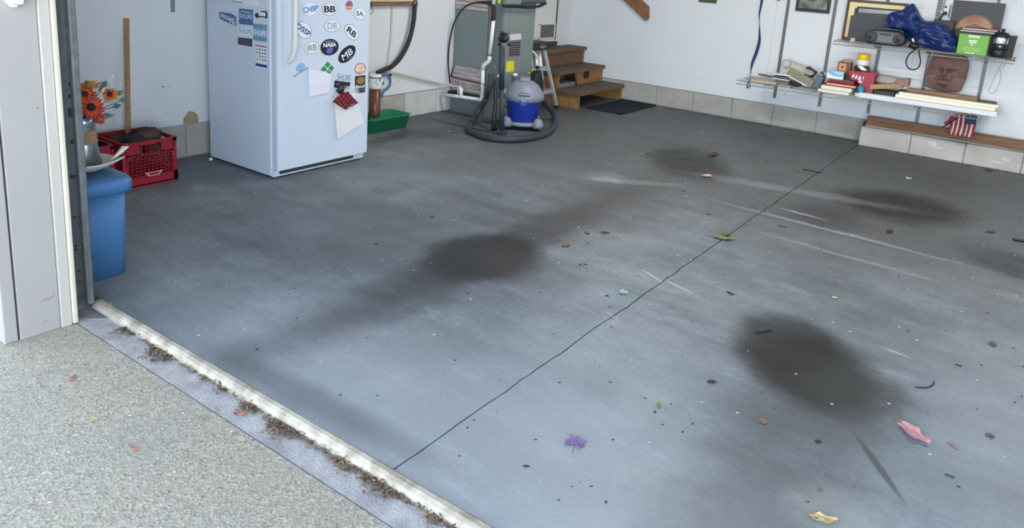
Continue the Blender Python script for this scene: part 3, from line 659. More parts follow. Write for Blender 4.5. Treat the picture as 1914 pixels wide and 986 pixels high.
# ------------------------------------------------------------------ LEFT CORNER: bin, vase, dish, crates
m_bin = mat('blue_plastic', (66, 112, 160), .42, var=.06, scale=5)
BX1, BY0, BY1, BXa = -2.985, 1.262, 1.562, -3.42
bn = thing('storage_bin', ((BX1+BXa)/2, (BY0+BY1)/2, 0), 'tall blue plastic bin with rounded lid inside the door jamb', 'bin')
def rrect(x0, x1, y0, y1, r, n=5):
    out = []
    for cx, cy, a0 in ((x1-r, y1-r, 0), (x0+r, y1-r, PI/2), (x0+r, y0+r, PI), (x1-r, y0+r, 1.5*PI)):
        for k in range(n+1): a = a0+PI/2*k/n; out.append((cx+r*math.cos(a), cy+r*math.sin(a)))
    return out
def loft(mb, rings, smooth=True, cap0=True, cap1=True):
    n = len(rings[0]); o = len(mb.v); mb.add([p for r in rings for p in r], [(i*n+k, i*n+(k+1)%n, (i+1)*n+(k+1)%n, (i+1)*n+k) for i in range(len(rings)-1) for k in range(n)], smooth)
    if cap0: mb.f.append([o+k for k in reversed(range(n))]); mb.m.append(mb.k); mb.sm.append(False)
    if cap1: mb.f.append([o+(len(rings)-1)*n+k for k in range(n)]); mb.m.append(mb.k); mb.sm.append(False)
    return mb
def rr3(x0, x1, y0, y1, r, z): return [(a, b, z) for a, b in rrect(x0, x1, y0, y1, r)]
build(loft(MB(), [rr3(BXa+.03, BX1-.012, BY0+.02, BY1-.012, .035, 0.002), rr3(BXa+.02, BX1, BY0+.01, BY1, .04, .375)]), 'body', m_bin, bn)
e = .022
build(loft(MB(), [rr3(BXa-e+.02, BX1+e, BY0-e+.02, BY1+e, .05, .366), rr3(BXa-e+.02, BX1+e, BY0-e+.02, BY1+e, .05, .408), rr3(BXa-e+.03, BX1+e-.012, BY0-e+.03, BY1+e-.012, .045, .424), rr3(BXa-e+.07, BX1+e-.05, BY0-e+.07, BY1+e-.05, .035, .428), rr3(BXa-e+.09, BX1+e-.075, BY0-e+.09, BY1+e-.075, .03, .418)]), 'lid', m_bin, bn)
p = LW(171, 482, BX1+.004)
build(MB().blob((BX1-.003, p.y-.008, p.z), .022, (.35, 1, .8), amp=.3), 'rubbed_patch', mat('dark_rub', (34, 74, 108), .5), bn)
# dish
m_cer = mat('cream_ceramic', (214, 208, 192), .35, var=.06, scale=12)
DC = Vector((-3.155, 1.475, .430))
ds = thing('ceramic_dish', DC, 'cream ceramic dish with curled lip under the flower pitcher', 'dish')
mb = MB(); prof_ = [(.03, 0), (.06, .003), (.092, .018), (.110, .036), (.114, .041), (.109, .042), (.085, .026), (.05, .012), (.001, .010)]; vs = []; n_ = 40
for (r_, z_) in prof_:
    for k in range(n_):
        a_ = 2*PI*k/n_; da = (a_-.66+PI) % (2*PI)-PI; g_ = math.exp(-(da/.34)**2); q_ = (r_/.114)**2
        rr = r_*(1+.42*g_*q_); vs.append((DC.x+rr*math.cos(a_), DC.y+rr*math.sin(a_), DC.z+z_+.022*g_*q_))
mb.add(vs, [(i*n_+k, i*n_+(k+1) % n_, (i+1)*n_+(k+1) % n_, (i+1)*n_+k) for i in range(len(prof_)-1) for k in range(n_)]+[tuple(reversed(range(n_)))], True)
build(mb, 'bowl', m_cer, ds)
ca, sa = math.cos(.66), math.sin(.66)
def dp(r_, t_, z_): return (DC.x+r_*ca-t_*sa, DC.y+r_*sa+t_*ca, DC.z+z_)
rings = []
for i in range(9):
    f = i/8; w_ = .030*math.sin(PI*min(1, .25+f*.75))+.004; rings.append([dp(.105+.055*f+.016*math.cos(a_), w_*math.sin(a_)+.012, .046+.060*f**1.2+.010*math.cos(a_)*(1-f)) for a_ in [2*PI*k/12 for k in range(12)]])
build(loft(MB(), rings), 'curled_lip', m_cer, ds)
# pitcher vase with flowers
VC = Vector((-3.17, 1.482, .4405))
vs_ = thing('flower_pitcher', VC, 'galvanised metal pitcher with twine band holding orange silk sunflowers', 'vase')
m_zinc = mat('zinc_pitcher', (150, 158, 168), .25, metal=.8, var=.15, scale=12)
build(MB().lathe([(.062, 0), (.064, .004), (.048, .105), (.044, .150), (.046, .180), (.056, .212), (.053, .212), (.043, .180), (.03, .17)], VC, 28), 'pitcher_body', m_zinc, vs_)
build(MB().lathe([(.0505, .100), (.0515, .104), (.0475, .152), (.0460, .154)], VC, 28), 'twine_band', mat('kraft_twine', (158, 128, 98), .9, var=.2, scale=60, stretch=(1, 1, 10), bump=.5), vs_)
c_or = mat('petal_orange', (214, 92, 48), .8, var=.25, scale=30); c_rd = mat('petal_red', (190, 54, 58), .8, var=.25, scale=30)
c_yl = mat('petal_ochre', (196, 146, 62), .8, var=.25, scale=30); c_cn = mat('flower_centre', (44, 34, 40), .95, var=.4, scale=80, bump=.8)
c_lf = mat('leaf_teal', (72, 104, 96), .8, var=.3, scale=20); c_wh = mat('white_sprig', (216, 214, 212), .8); c_tan = mat('tan_centre', (150, 122, 78), .9, var=.3, scale=90, bump=.6)
def flower(c, nrm, R, mats, centre, n=16, seed=1, parent=vs_):
    nrm = Vector(nrm).normalized(); ref = Vector((0, 0, 1)); u = ref.cross(nrm).normalized(); v = nrm.cross(u); c = Vector(c)
    rnd = random.Random(seed); hd = build(MB().blob(c+nrm*.006, R*.34, (1, 1, 1), amp=.15), 'flower_head', centre, parent)
    for ly in range(2):
        mb = MB()
        for k in range(n):
            a = 2*PI*(k+.5*ly)/n+rnd.uniform(-.1, .1); d = u*math.cos(a)+v*math.sin(a); s_ = nrm.cross(d); L = R*(1-.18*ly)*rnd.uniform(.85, 1.1); w_ = R*.17
            pz_ = nrm*(.004*ly+rnd.uniform(0, .006))
            mb.add([c+d*R*.22+pz_, c+d*L*.6+s_*w_+pz_+nrm*.004, c+d*L+pz_-nrm*.004, c+d*L*.6-s_*w_+pz_+nrm*.004], [(0, 1, 2), (0, 2, 3)])
        build(mb, 'petals', mats[ly], hd, solid=.0015)
tp = VC+Vector((0, 0, .21))
def vp(px, py, d): # point near the bouquet at px on plane through vase shifted towards the camera by d
    X = VC.x+d; return LW(px, py, X)
flower(vp(172, 200, .05), (.65, -.65, .15), .050, (c_rd, c_or), c_cn, 18, 1)
flower(vp(160, 178, .02), (.5, -.6, .6), .042, (mat('petal_rust', (150, 52, 44), .8, var=.25, scale=30), c_or), c_cn, 14, 2)
flower(vp(206, 178, .0), (.6, -.4, .7), .036, (c_yl, c_or), c_cn, 14, 3)
flower(vp(166, 160, -.03), (.3, -.4, .9), .038, (c_yl, c_yl), c_tan, 14, 4)
flower(vp(190, 163, -.03), (.5, -.3, .9), .034, (c_yl, c_or), c_tan, 14, 5)
flower(vp(150, 190, .03), (.2, -.9, .3), .034, (c_or, c_yl), c_cn, 14, 6)
flower(vp(186, 222, .05), (.8, -.4, -.1), .028, (c_or, c_rd), c_tan, 12, 7)
rnd = random.Random(9)
for (px, py) in ((212, 143), (188, 155), (196, 168), (222, 172), (156, 175), (202, 160), (180, 172)):
    e_ = vp(px, py, rnd.uniform(-.03, .05)); mb = MB().tube([tp, (tp+e_)/2+Vector((0, 0, .01)), e_], .0012, 5)
    for k in range(22):
        t_ = .45+.55*k/21; q = tp.lerp(e_, t_)+Vector((rnd.uniform(-1, 1), rnd.uniform(-1, 1), rnd.uniform(-1, 1)))*.005; mb.blob(q, .0035, n=5, m=4)
    build(mb, 'white_sprig', c_wh, vs_)
for (px, py, L) in ((232, 168, .05), (240, 182, .05), (214, 215, .06), (150, 215, .05), (146, 165, .05), (228, 195, .05), (200, 150, .04), (140, 185, .05)):
    e_ = vp(px, py, rnd.uniform(-.03, .04)); d = (e_-tp).normalized(); s_ = d.cross(Vector((1, -.8, .3))).normalized()
    mb = MB().tube([tp, e_-d*L], .0012, 5); b_ = e_-d*L
    mb.add([b_, b_+d*L*.5+s_*.012, e_, b_+d*L*.5-s_*.012], [(0, 1, 2), (0, 2, 3)]); build(mb, 'leaf', c_lf, vs_, solid=.001)
# crates
m_crate = mat('red_crate_plastic', (152, 26, 42), .45, var=.1, scale=8)
def crate(x0, x1, y0, y1, h, label):
    t = thing('milk_crate', ((x0+x1)/2, (y0+y1)/2, 0), label, 'crate', 'red crates in the left corner')
    tk_ = .008
    build(MB().box(x0, x1, y0, y1, .004, .014), 'base', m_crate, t, bevel=.002)
    for (a0, a1, b0, b1) in ((x0, x0+.03, y0, y0+.03), (x1-.03, x1, y0, y0+.03), (x0, x0+.03, y1-.03, y1), (x1-.03, x1, y1-.03, y1)):
        build(MB().box(a0, a1, b0, b1, 0, h), 'corner_post', m_crate, t, bevel=.006)
    for (fx, fix, s0, s1) in (('x', x1, y0, y1), ('x', x0+tk_, y0, y1), ('y', y0+tk_, x0, x1), ('y', y1, x0, x1)):
        mb = MB()
        def bb(a, b, z0, z1, th=tk_):
            if fx == 'x': mb.box(fix-th, fix, a, b, z0, z1)
            else: mb.box(a, b, fix-th, fix, z0, z1)
        L = s1-s0
        bb(s0, s1, h-.022, h); bb(s0, s1, 0, .062)
        bb(s0+.02, s0+L*.30, h-.075, h-.02); bb(s1-L*.30, s1-.02, h-.075, h-.02); bb(s0+.02, s1-.02, h-.085, h-.070)
        nb = 11
        for k in range(nb+1): a = s0+.03+(L-.06)*k/nb; bb(a-.0028, a+.0028, .05, h-.07, .005)
        for k in range(6): z = .075+k*(h-.16)/6; bb(s0+.02, s1-.02, z-.0025, z+.0025, .005)
        build(mb, 'side_panel', m_crate, t)
    if 'larger' not in label: pass
    return t
ct = crate(-4.382, -4.056, 2.095, 2.417, .262, 'red plastic milk crate on the floor beside the fridge')
a = BW
c = LW(288, 323, -4.055); build(MB().prism([(c.y-.055, c.z+.010), (c.y+.055, c.z+.010), (c.y+.03, c.z-.014), (c.y-.03, c.z-.014)], 0, -4.056, -4.0535), 'embossed_badge', mat('badge_pink', (206, 170, 172), .6), ct)
build(MB().prism([(c.y-.040, c.z+.006), (c.y+.040, c.z+.006), (c.y+.022, c.z-.010), (c.y-.022, c.z-.010)], 0, -4.0545, -4.0525), 'badge_face', m_crate, ct)
crate(-4.40, -4.075, 1.74, 2.065, .262, 'red plastic crate half hidden behind the flower pitcher')
m_pot = mat('black_pot', (36, 42, 48), .5, var=.2, scale=10)
b_ = thing('plant_pot', (-4.24, 1.90, .015), 'black plastic pot standing in the hidden red crate', 'pot')
build(MB().lathe([(.10, 0), (.125, .30), (.132, .30), (.132, .335), (.122, .335), (.115, .30), (.09, .02)], (-4.24, 1.90, .015), 24), 'pot_body', m_pot, b_)
build(MB().blob((-4.24, 1.92, .375), .105, (1, 1, .85), amp=.25, seed=5), 'bundled_liner', mat('black_bag', (26, 28, 34), .4, var=.3, scale=14, bump=.5), b_)
m_boot = mat('brown_leather', (84, 62, 50), .7, var=.35, scale=14, bump=.4); m_boot2 = mat('dark_cloth', (44, 44, 48), .9, var=.3, scale=20, bump=.4)
def bundle(c, r, sc_, m, label, seed):
    c = Vector(c); build(MB().blob(c, r, sc_, 18, 12, amp=.35, fr=2.4, seed=seed), 'crumpled_glove', m, label=label, cat='glove', group='things in the red crate')
bundle((-4.17, 2.31, .262), .060, (1.0, 1.25, .75), m_boot, 'brown leather glove heaped in the milk crate', 3)
bundle((-4.14, 2.21, .245), .055, (1.0, 1.1, .7), m_boot2, 'dark cloth glove heaped in the milk crate beside the brown one', 5)
bundle((-4.27, 2.33, .235), .065, (1.0, 1.2, .7), m_boot2, 'dark bundled cloth at the back of the milk crate', 7)
bundle((-4.31, 2.20, .20), .06, (1, 1, .8), m_boot, 'brown lump low in the milk crate', 8)
build(MB().blob((-4.11, 2.152, .232), .026, (1, 1.2, .7), amp=.2), 'pale_rag', mat('pale_rag', (150, 140, 132), .9), label='small pale rag at the near corner of the milk crate', cat='rag', group='things in the red crate')
# yardstick
a = LW(236.5, 34, XL+.012); a2 = LW(241, 262, XL+.10)
ys = thing('yardstick', (a2.x, a2.y, .02), 'tall wooden yardstick leaning on the white wall above the crate', 'ruler')
bot = LW(240.5, 300, XL+.13); top = a
mb = MB().bar(bot, top, .030, .006, up=(1, 0, 0)); build(mb, 'stick', mat('ruler_wood', (168, 132, 88), .6, rgb2=(140, 106, 68), scale=20, stretch=(1, 1, 8)), ys)
d = (top-bot); mb = MB()
for k in range(4, 40): q = bot+d*(k/42.0)+Vector((.0035, 0, 0)); L_ = .010 if k % 4 else .016; mb.box(q.x, q.x+.0006, q.y-.013, q.y-.013+L_, q.z-.0008, q.z+.0008)
build(mb, 'tick_marks', mat('tick_brown', (70, 50, 36), .8), ys)
c = LW(322, 12, XL+.008); mb = MB().box(XL+.006, XL+.014, c.y-.010, c.y+.014, c.z-.035, 1.3)
build(mb, 'wall_strip', m_galv, label='short grey metal strip end high on the left white wall', cat='bracket')
# white cap on floor by the fridge
c = FL(394, 299); build(MB().lathe([(.011, 0), (.011, .012), (.008, .015)], (c.x, c.y, 0), 14), 'bottle_cap', m_white, label='small white cap on the floor at the fridge corner', cat='cap')

# ------------------------------------------------------------------ WATER FILTER, TUB, HOSES
XF_ = XL+.115
fc = LW(701, 178, XF_); FYc = fc.y
wf_ = thing('water_filter', (XF_, FYc, .085), 'brown cylindrical water filter with white head hung beside the fridge', 'water filter')
zt = LW(701, 138, XF_).z; zm = LW(701, 165, XF_).z; zb = LW(701, 218, XF_).z
m_can = mat('filter_brown', (112, 66, 52), .35, var=.15, scale=8)
build(MB().lathe([(.036, 0), (.043, .006), (.045, .03), (.047, zm-zb)], (XF_, FYc, zb), 24), 'canister', m_can, wf_)
build(MB().lathe([(.052, 0), (.055, .006), (.055, .045), (.050, .050), (.050, zt-zm-.012), (.044, zt-zm)], (XF_, FYc, zm), 24), 'head', m_white, wf_)
build(MB().lathe([(.0508, 0), (.0512, .002), (.0512, .007), (.0508, .008)], (XF_, FYc, zt-.030), 24), 'black_ring', m_black, wf_)
a = Vector((.707, -.707, 0)); q = Vector((XF_, FYc, zm+.055))+Vector((.052, 0, 0))
build(MB().box(q.x-.001, q.x+.0005, q.y-.034, q.y+.030, q.z-.010, q.z+.030), 'label', c_w, wf_)
text('T', (q.x+.0006, q.y-.004, q.z+.014), .022, .022, 'x', c_n, wf_, bold=.05)
build(MB().box(q.x, q.x+.001, q.y-.028, q.y+.024, q.z-.022, q.z-.015), 'green_band', c_gr, wf_)
build(MB().box(XL+.006, XF_-.03, FYc-.03, FYc+.03, zm+.01, zm+.05), 'wall_bracket', m_black, wf_)
build(MB().tube([(XF_, FYc+.05, zm+.035), (XF_, FYc+.085, zm+.035)], .013, 10), 'outlet_port', m_black, wf_)
# blue looped hose
P_ = [LW(715, 141, XF_), LW(722, 139, XF_+.01), LW(728, 145, XF_+.01), LW(729, 157, XF_+.01), LW(723, 166, XF_), LW(717, 170, XF_-.01), LW(713, 182, XF_-.01)]
build(MB().tube(cat_curve(P_, 7), .011, 10), 'hose_loop', mat('blue_hose', (70, 116, 156), .5, var=.1, scale=20), label='short blue hose looping off the water filter', cat='hose')
# black drain hose
Yh = .03
P_ = [LW(776, -22, XL+.05), LW(775, 15, XL+.05), LW(772, 45, XL+.06), LW(763, 80, XL+.07), LW(748, 108, XL+.08), LW(732, 124, XL+.10), LW(716, 131, XF_), LW(705, 136, XF_)]
bh = thing('drain_hose', (XL+.05, P_[3].y, P_[-1].z), 'thick black hose curving down the white wall to the filter', 'hose')
build(MB().tube(cat_curve(P_, 8), .019, 12), 'hose', m_blackr, bh)
P2 = LW(775, 6, XL+.05); build(MB().lathe([(.026, 0), (.026, .03), (.022, .034), (.022, .06)], P2-Vector((0, 0, .02)), 16), 'coupling', m_galvd, bh)
P2 = LW(775, -6, XL+.05); build(MB().lathe([(.024, 0), (.024, .10)], P2, 16), 'teal_fitting', mat('teal_fit', (56, 96, 116), .5), bh)
# tan tube along wall
P_ = [LW(690, 137, XL+.05), LW(716, 136.5, XL+.04), LW(738, 137, XL+.03), LW(762, 142, XL+.03), LW(790, 149, XL+.03), LW(820, 156, XL+.03)]
P_ += [BW(845, 160.5, 5.28), BW(861, 163, 5.28)]
tt = thing('condensate_tube', (P_[2].x, P_[2].y, P_[4].z), 'pale tan plastic tube sloping along the wall to the white pipe', 'tube')
m_tan = mat('tan_tube', (196, 182, 158), .5, var=.08, scale=10)
build(MB().tube(cat_curve(P_, 6), .0085, 10), 'tube_run', m_tan, tt)
P2 = LW(728.5, 140, XL+.03); build(MB().tube([P2+Vector((0, -.004, 0)), P2+Vector((0, .012, -.003))], .012, 8), 'black_clip', m_black, tt)
# the tan strip standing on the wall (a dried drip board)
P_ = [LW(733, 6, XL+.012), LW(731, 60, XL+.012), LW(726, 100, XL+.012), LW(722, 131, XL+.012)]
build(MB().tube(cat_curve(P_, 5), .009, 8), 'vertical_tube', mat('tan_faded', (206, 190, 176), .6, var=.06, scale=6), label='faded beige tube running straight down the white wall', cat='tube')
# wooden ledge at top
a = LW(690, 11, XL+.01); b = LW(768, 8, XL+.01)
wl = thing('wall_board', (XL+.02, (a.y+b.y)/2, a.z), 'weathered brown board fixed across the left wall above the filter', 'board')
build(MB().box(XL+.006, XL+.045, a.y-.25, b.y, a.z, a.z+.035), 'lower_board', mat('weathered_wood', (140, 104, 82), .7, rgb2=(104, 76, 60), scale=6, stretch=(6, 1, 6)), wl, bevel=.002)
build(MB().box(XL+.006, XL+.055, a.y-.25, b.y+.02, a.z+.036, a.z+.055), 'pale_strip', mat('pale_wood', (198, 184, 150), .7), wl)
P2 = LW(694, 20, XL+.05)
P_ = [P2+Vector((0, .018*math.sin(t*2*PI/12), .028*math.cos(t*2*PI/12))) for t in range(13)]
build(MB().tube(P_, .0022, 6, caps=False).tube([P2+Vector((0, 0, .028)), P2+Vector((0, .006, .07))], .003, 6), 'wire_loop', m_black, label='small black wire loop hanging under the brown wall board', cat='wire')
# green tub
tb = FL(732, 243); TX0, TX1, TY0, TY1 = -4.425, -4.175, 4.08, 4.56
t = thing('green_tub', ((TX0+TX1)/2, (TY0+TY1)/2, 0), 'shallow green plastic tub on the floor under the water filter', 'tub')
m_gr = mat('green_plastic', (22, 128, 88), .4, var=.08, scale=6)
mb = loft(MB(), [rr3(TX0+.025, TX1-.025, TY0+.025, TY1-.025, .035, .002), rr3(TX0+.004, TX1-.004, TY0+.004, TY1-.004, .045, .105), rr3(TX0-.006, TX1+.006, TY0-.006, TY1+.006, .05, .108), rr3(TX0-.006, TX1+.006, TY0-.006, TY1+.006, .05, .113), rr3(TX0+.008, TX1-.008, TY0+.008, TY1-.008, .042, .113), rr3(TX0+.032, TX1-.032, TY0+.032, TY1-.032, .03, .010)])
build(mb, 'tub_body', m_gr, t)
# dark grime patches and flat leaf near there are in the floor material

# ------------------------------------------------------------------ FURNACE
FXa, FXb, FYa, FYb = XL+.012, -3.90, 5.352, 5.855
m_fg = mat('furnace_grey', (124, 134, 132), .45, metal=.1, var=.08, scale=3)
m_fg2 = mat('furnace_grey_dark', (108, 116, 115), .5, metal=.1, var=.1, scale=3)
m_ww = mat('whitewashed_board', (196, 186, 182), .85, rgb2=(146, 128, 124), scale=7, stretch=(1, 1, 9), bump=.4)
fu = thing('furnace', ((FXa+FXb)/2, (FYa+FYb)/2, 0), 'tall grey metal furnace cabinet in the far left corner', 'furnace')
build(MB().box(FXa, FXb, FYa+.012, FYb, .0, 1.60), 'cabinet', m_fg, fu, bevel=.004)
build(MB().box(FXa+.03, FXb-.155, FYa, FYa+.014, .435, .935), 'side_panel', m_fg, fu, bevel=.003)
build(MB().box(FXb-.15, FXb+.004, FYa-.002, FYa+.014, .0, 1.6), 'corner_panel', m_fg2, fu, bevel=.003)
build(MB().box(FXa+.0, FXb-.16, FYa-.002, FYa+.014, .0, .165), 'lower_panel', m_fg2, fu, bevel=.002)
for k, (z0, z1) in enumerate(((.205, .238), (.241, .275), (.278, .31), (.318, .352), (.355, .39), (.393, .430), (.938, .972), (.975, 1.01), (1.013, 1.05), (1.053, 1.09))):
    o_ = build(MB().box(FXa+.006, FXb-.17, FYa-.002-.003*(k % 2), FYa+.012, z0, z1), 'plank', m_ww, fu, bevel=.002, seg=1)
mb = MB().box(FXa-.0, FXb-.155, FYa-.05, FYa+.01, .166, .192); build(mb, 'ledge', mat('ledge_black', (38, 38, 38), .7, var=.2, scale=12), fu)
# diagonal dark stain strip = wire across planks
P_ = [BW(849, 122, FYa-.01), BW(845, 135, FYa-.012), BW(842, 142, FYa-.012)]
build(MB().tube(P_, .005, 6), 'wire', m_boot2, fu)
P_ = [BW(838, 141, FYa-.01), BW(856, 146, FYa-.012), BW(880, 152, FYa-.012), BW(912, 157, FYa-.012)]
build(MB().tube(cat_curve(P_, 4), .008, 6), 'cable', mat('rust_cable', (96, 72, 70), .8), fu)
# front face details (facing +X)
build(MB().box(FXb, FXb+.004, FYa+.03, FYb-.03, .06, .95), 'front_panel', m_fg, fu, bevel=.002)
y0 = FYa+.10
build(MB().box(FXb+.003, FXb+.006, FYa+.098, FYa+.101, .72, .99), 'panel_seam', m_fg2, fu)
a = LW(953, 64, FXb); b = LW(973, 74, FXb)
build(MB().box(FXb+.004, FXb+.0055, a.y, b.y, b.z+.0, a.z), 'white_label', mat('label_white', (206, 208, 208), .6, var=.2, scale=90), fu)
bz = LW(973, 104, FXb).z
build(MB().box(FXb+.004, FXb+.005, a.y-.004, b.y, bz, b.z), 'warning_label', mat('label_grey', (100, 92, 96), .6), fu)
mb = MB()
for k in range(6): z = bz+.012+k*(b.z-bz-.02)/6; mb.box(FXb+.005, FXb+.0056, a.y+.004, b.y-.008*(k % 3), z, z+.007)
build(mb, 'label_print', c_i, fu)
a = LW(946, 115, FXb); b = LW(959, 133, FXb); build(MB().box(FXb+.004, FXb+.0055, a.y, b.y, b.z, a.z), 'yellow_tag', mat('tag_yellow', (214, 204, 40), .6), fu)
# projecting vent box on top
a = LW(938, 9, FXb+.03); b = LW(1021, 8, FXb+.03)
build(MB().box(FXa+.25, FXb+.03, FYa+.0, FYa+.22, a.z, 1.6), 'vent_box', m_fg, fu, bevel=.004)
build(MB().box(FXa+.25, FXb+.035, FYa+.222, b.y, a.z+.004, 1.6), 'blower_box', mat('dark_grey_metal', (78, 82, 86), .5, var=.1, scale=6), fu, bevel=.02, seg=3)
P_ = [LW(940, 11, FXb+.04), LW(965, 12, FXb+.05), LW(990, 13.5, FXb+.05), LW(1008, 11.5, FXb+.04), LW(1020, 6, FXb+.03)]
build(MB().tube(cat_curve(P_, 5), .014, 10), 'black_hose', m_black, fu)
# white condensate pipe in front of the furnace
YP = FYa-.075; m_pvc = mat('pvc_white', (222, 224, 226), .35, var=.02, scale=10)
pv = thing('drain_pipe', (BW(901, 187, YP).x, YP, BW(901, 187, YP).z), 'white plastic drain pipe with elbows strapped in front of the furnace', 'pipe')
P_ = [BW(922.5, 38, YP), BW(915, 106, YP)]; build(MB().tube(P_, .016, 14), 'upper_pipe', m_pvc, pv)
Q_ = [BW(915, 106, YP), BW(914.5, 113, YP), BW(904, 122, YP), BW(903, 130, YP)]; build(MB().tube(Q_, .019, 14), 'offset_elbow', m_pvc, pv)
P_ = [BW(903, 130, YP), BW(901, 184, YP)]; build(MB().tube(P_, .016, 14), 'lower_pipe', m_pvc, pv)
P_ = [BW(901, 178, YP), BW(900.5, 186, YP), BW(893, 186, YP)]; build(MB().tube(P_, .020, 14), 'elbow', m_pvc, pv)
lz = BW(900, 186, YP)
P_ = [Vector((lz.x, YP, lz.z)), Vector((XL+.02, YP-.06, lz.z-.010))]; build(MB().tube(P_, .015, 14), 'horizontal_pipe', m_pvc, pv)
P_ = [BW(861.5, 183, YP-.03), BW(862, 163, YP-.03)]; build(MB().tube(P_, .017, 12), 'standpipe', m_pvc, pv)
P_ = [BW(855, 181, YP-.03), BW(857, 164, YP-.03), BW(861, 160, YP-.03)]; build(MB().tube(P_, .005, 8), 'side_tube', m_pvc, pv)
for (a_, b_) in ((915.5, 103), (902, 157)): p = BW(a_, b_, YP); build(MB().tube([p, p+Vector((0, 0, .006))], .0185, 10), 'black_strap', m_black, pv)
p = BW(878, 184, YP-.015); build(MB().tube([p+Vector((0, -.016, 0)), p+Vector((0, -.020, 0))], .004, 8), 'screw', m_black, pv)
P_ = [BW(921, 5, YP), BW(922.5, 30, YP)]; build(MB().tube([BW(925, -20, YP), BW(923, 8, YP)], .017, 12), 'riser_pipe', m_pvc, label='white pipe end dropping in front of the furnace at the top edge', cat='pipe')
# insulated dark line arching to the pipe
P_ = [BW(841, 155, YP), BW(838.5, 130, YP), BW(838, 105, YP), BW(841, 75, YP), BW(848, 45, YP), BW(862, 20, YP), BW(880, 7, YP), BW(905, 4.5, YP), BW(919, 8, YP), BW(922.5, 20, YP), BW(922, 38, YP)]
cv = cat_curve(P_, 6); n_ = len(cv)
rl = thing('refrigerant_line', (P_[0].x, YP, P_[0].z), 'dark brown insulated line arching over the grey furnace side', 'hose')
build(MB().tube(cv, [.0075 if i < n_*.62 else .0075+.010*min(1, (i/n_-.62)/.12) for i in range(n_)], 10), 'insulated_line', mat('dark_brown_foam', (52, 40, 42), .85, var=.25, scale=30, bump=.4), rl)
p = BW(921.5, 36, YP); build(MB().lathe([(.022, 0), (.022, .022)], p-Vector((0, 0, .012)), 14), 'collar', m_black, rl)
p = BW(933, 0, YP); build(MB().lathe([(.014, 0), (.014, .09)], p-Vector((0, 0, .03)), 14), 'gas_tube', mat('yellow_green', (214, 218, 60), .5), label='short yellow-green tube beside the white riser pipe', cat='tube')
P_ = [BW(916, 112, YP-.01), BW(923, 121, YP-.01), BW(929, 129, YP-.01)]
build(MB().tube(P_, .003, 6).blob(BW(925.5, 127, YP-.01), .009), 'dangling_cord', m_galv, label='thin cord with pale bead beside the drain pipe elbow', cat='cord')
# bits on the ledge side: white caps
for (px, py, r_) in ((933, 142, .018), (963, 140, .022)):
    p = LW(px, py, FXb+.03); build(MB().blob(p, r_, (1, 1.2, .8), amp=.2, seed=px), 'white_rag', m_white, label='small white cloth scrap behind the vacuum, ' + ('left of the wand' if px < 940 else 'right of the wand'), cat='rag')

# ------------------------------------------------------------------ SHOP VACUUM
VCx, VCy = -3.585, 5.30
m_vb = mat('vacuum_blue', (28, 54, 150), .38, var=.06, scale=6); m_vg = mat('vacuum_grey', (122, 128, 142), .5, var=.06, scale=6); m_vh = mat('vacuum_hose', (46, 56, 66), .55, var=.15, scale=20)
va = thing('shop_vacuum', (VCx, VCy, 0), 'wet and dry vacuum with blue tank, grey lid and black hose', 'vacuum cleaner')
build(MB().lathe([(.105, .035), (.118, .045), (.150, .235), (.152, .250)], (VCx, VCy, 0), 32), 'tank', m_vb, va)
build(MB().lathe([(.158, .245), (.172, .252), (.172, .285), (.165, .300), (.150, .330), (.118, .375), (.075, .405), (.03, .415)], (VCx, VCy, 0), 32), 'lid', m_vg, va)
build(MB().lathe([(.10, .030), (.145, .036), (.150, .055), (.125, .070), (.11, .06)], (VCx, VCy, 0), 32), 'base_ring', m_vg, va)
dv = Vector((-VCx, -VCy, 0)).normalized(); sv = Vector((-dv.y, dv.x, 0))   # toward the viewer's side, sideways
if sv.x < 0: sv = -sv
for k, (u_, v_) in enumerate(((.10, .115), (.10, -.115), (-.12, .09), (-.12, -.09))):
    c = Vector((VCx, VCy, 0))+dv*u_+sv*v_*1.15
    f_ = build(MB().lathe([(.046, .028), (.050, .045), (.040, .085), (.020, .105), (.001, .108)], c, 16), 'caster_foot', m_vg, va)
    build(MB().tube([c+sv*-.010+Vector((0, 0, .017)), c+sv*.010+Vector((0, 0, .017))], .017, 12), 'wheel', m_black, f_)
for k in range(5): z = .305+.016*k; r_ = .163-.016*k*.9; mb = MB(); P_ = [Vector((VCx, VCy, z))+ (dv*math.cos(a_)+sv*math.sin(a_))*(r_+.003) for a_ in [(-.3+.6*i/6) for i in range(7)]]; build(mb.tube(P_, .0035, 6), 'vent_slot', m_gap, va)
c = Vector((VCx, VCy, .245))+dv*.170; build(MB().obox(c, (.012, .055, .05), math.atan2(dv.y, dv.x)), 'latch', m_vb, va, bevel=.004)
c = Vector((VCx, VCy, .262))+dv*.172; build(MB().obox(c, (.012, .05, .020), math.atan2(dv.y, dv.x)), 'latch_plate', m_vg, va, bevel=.004)
c = Vector((VCx, VCy, .40)); build(MB().obox(c+Vector((0, 0, .02)), (.13, .09, .035), math.atan2(dv.y, dv.x)), 'top_handle', m_vg, va, bevel=.012, seg=3)
c = Vector((VCx, VCy, .30))-sv*.185; build(MB().blob(c, .05, (1, 1, .7), amp=.1), 'side_caddy', m_vg, va)
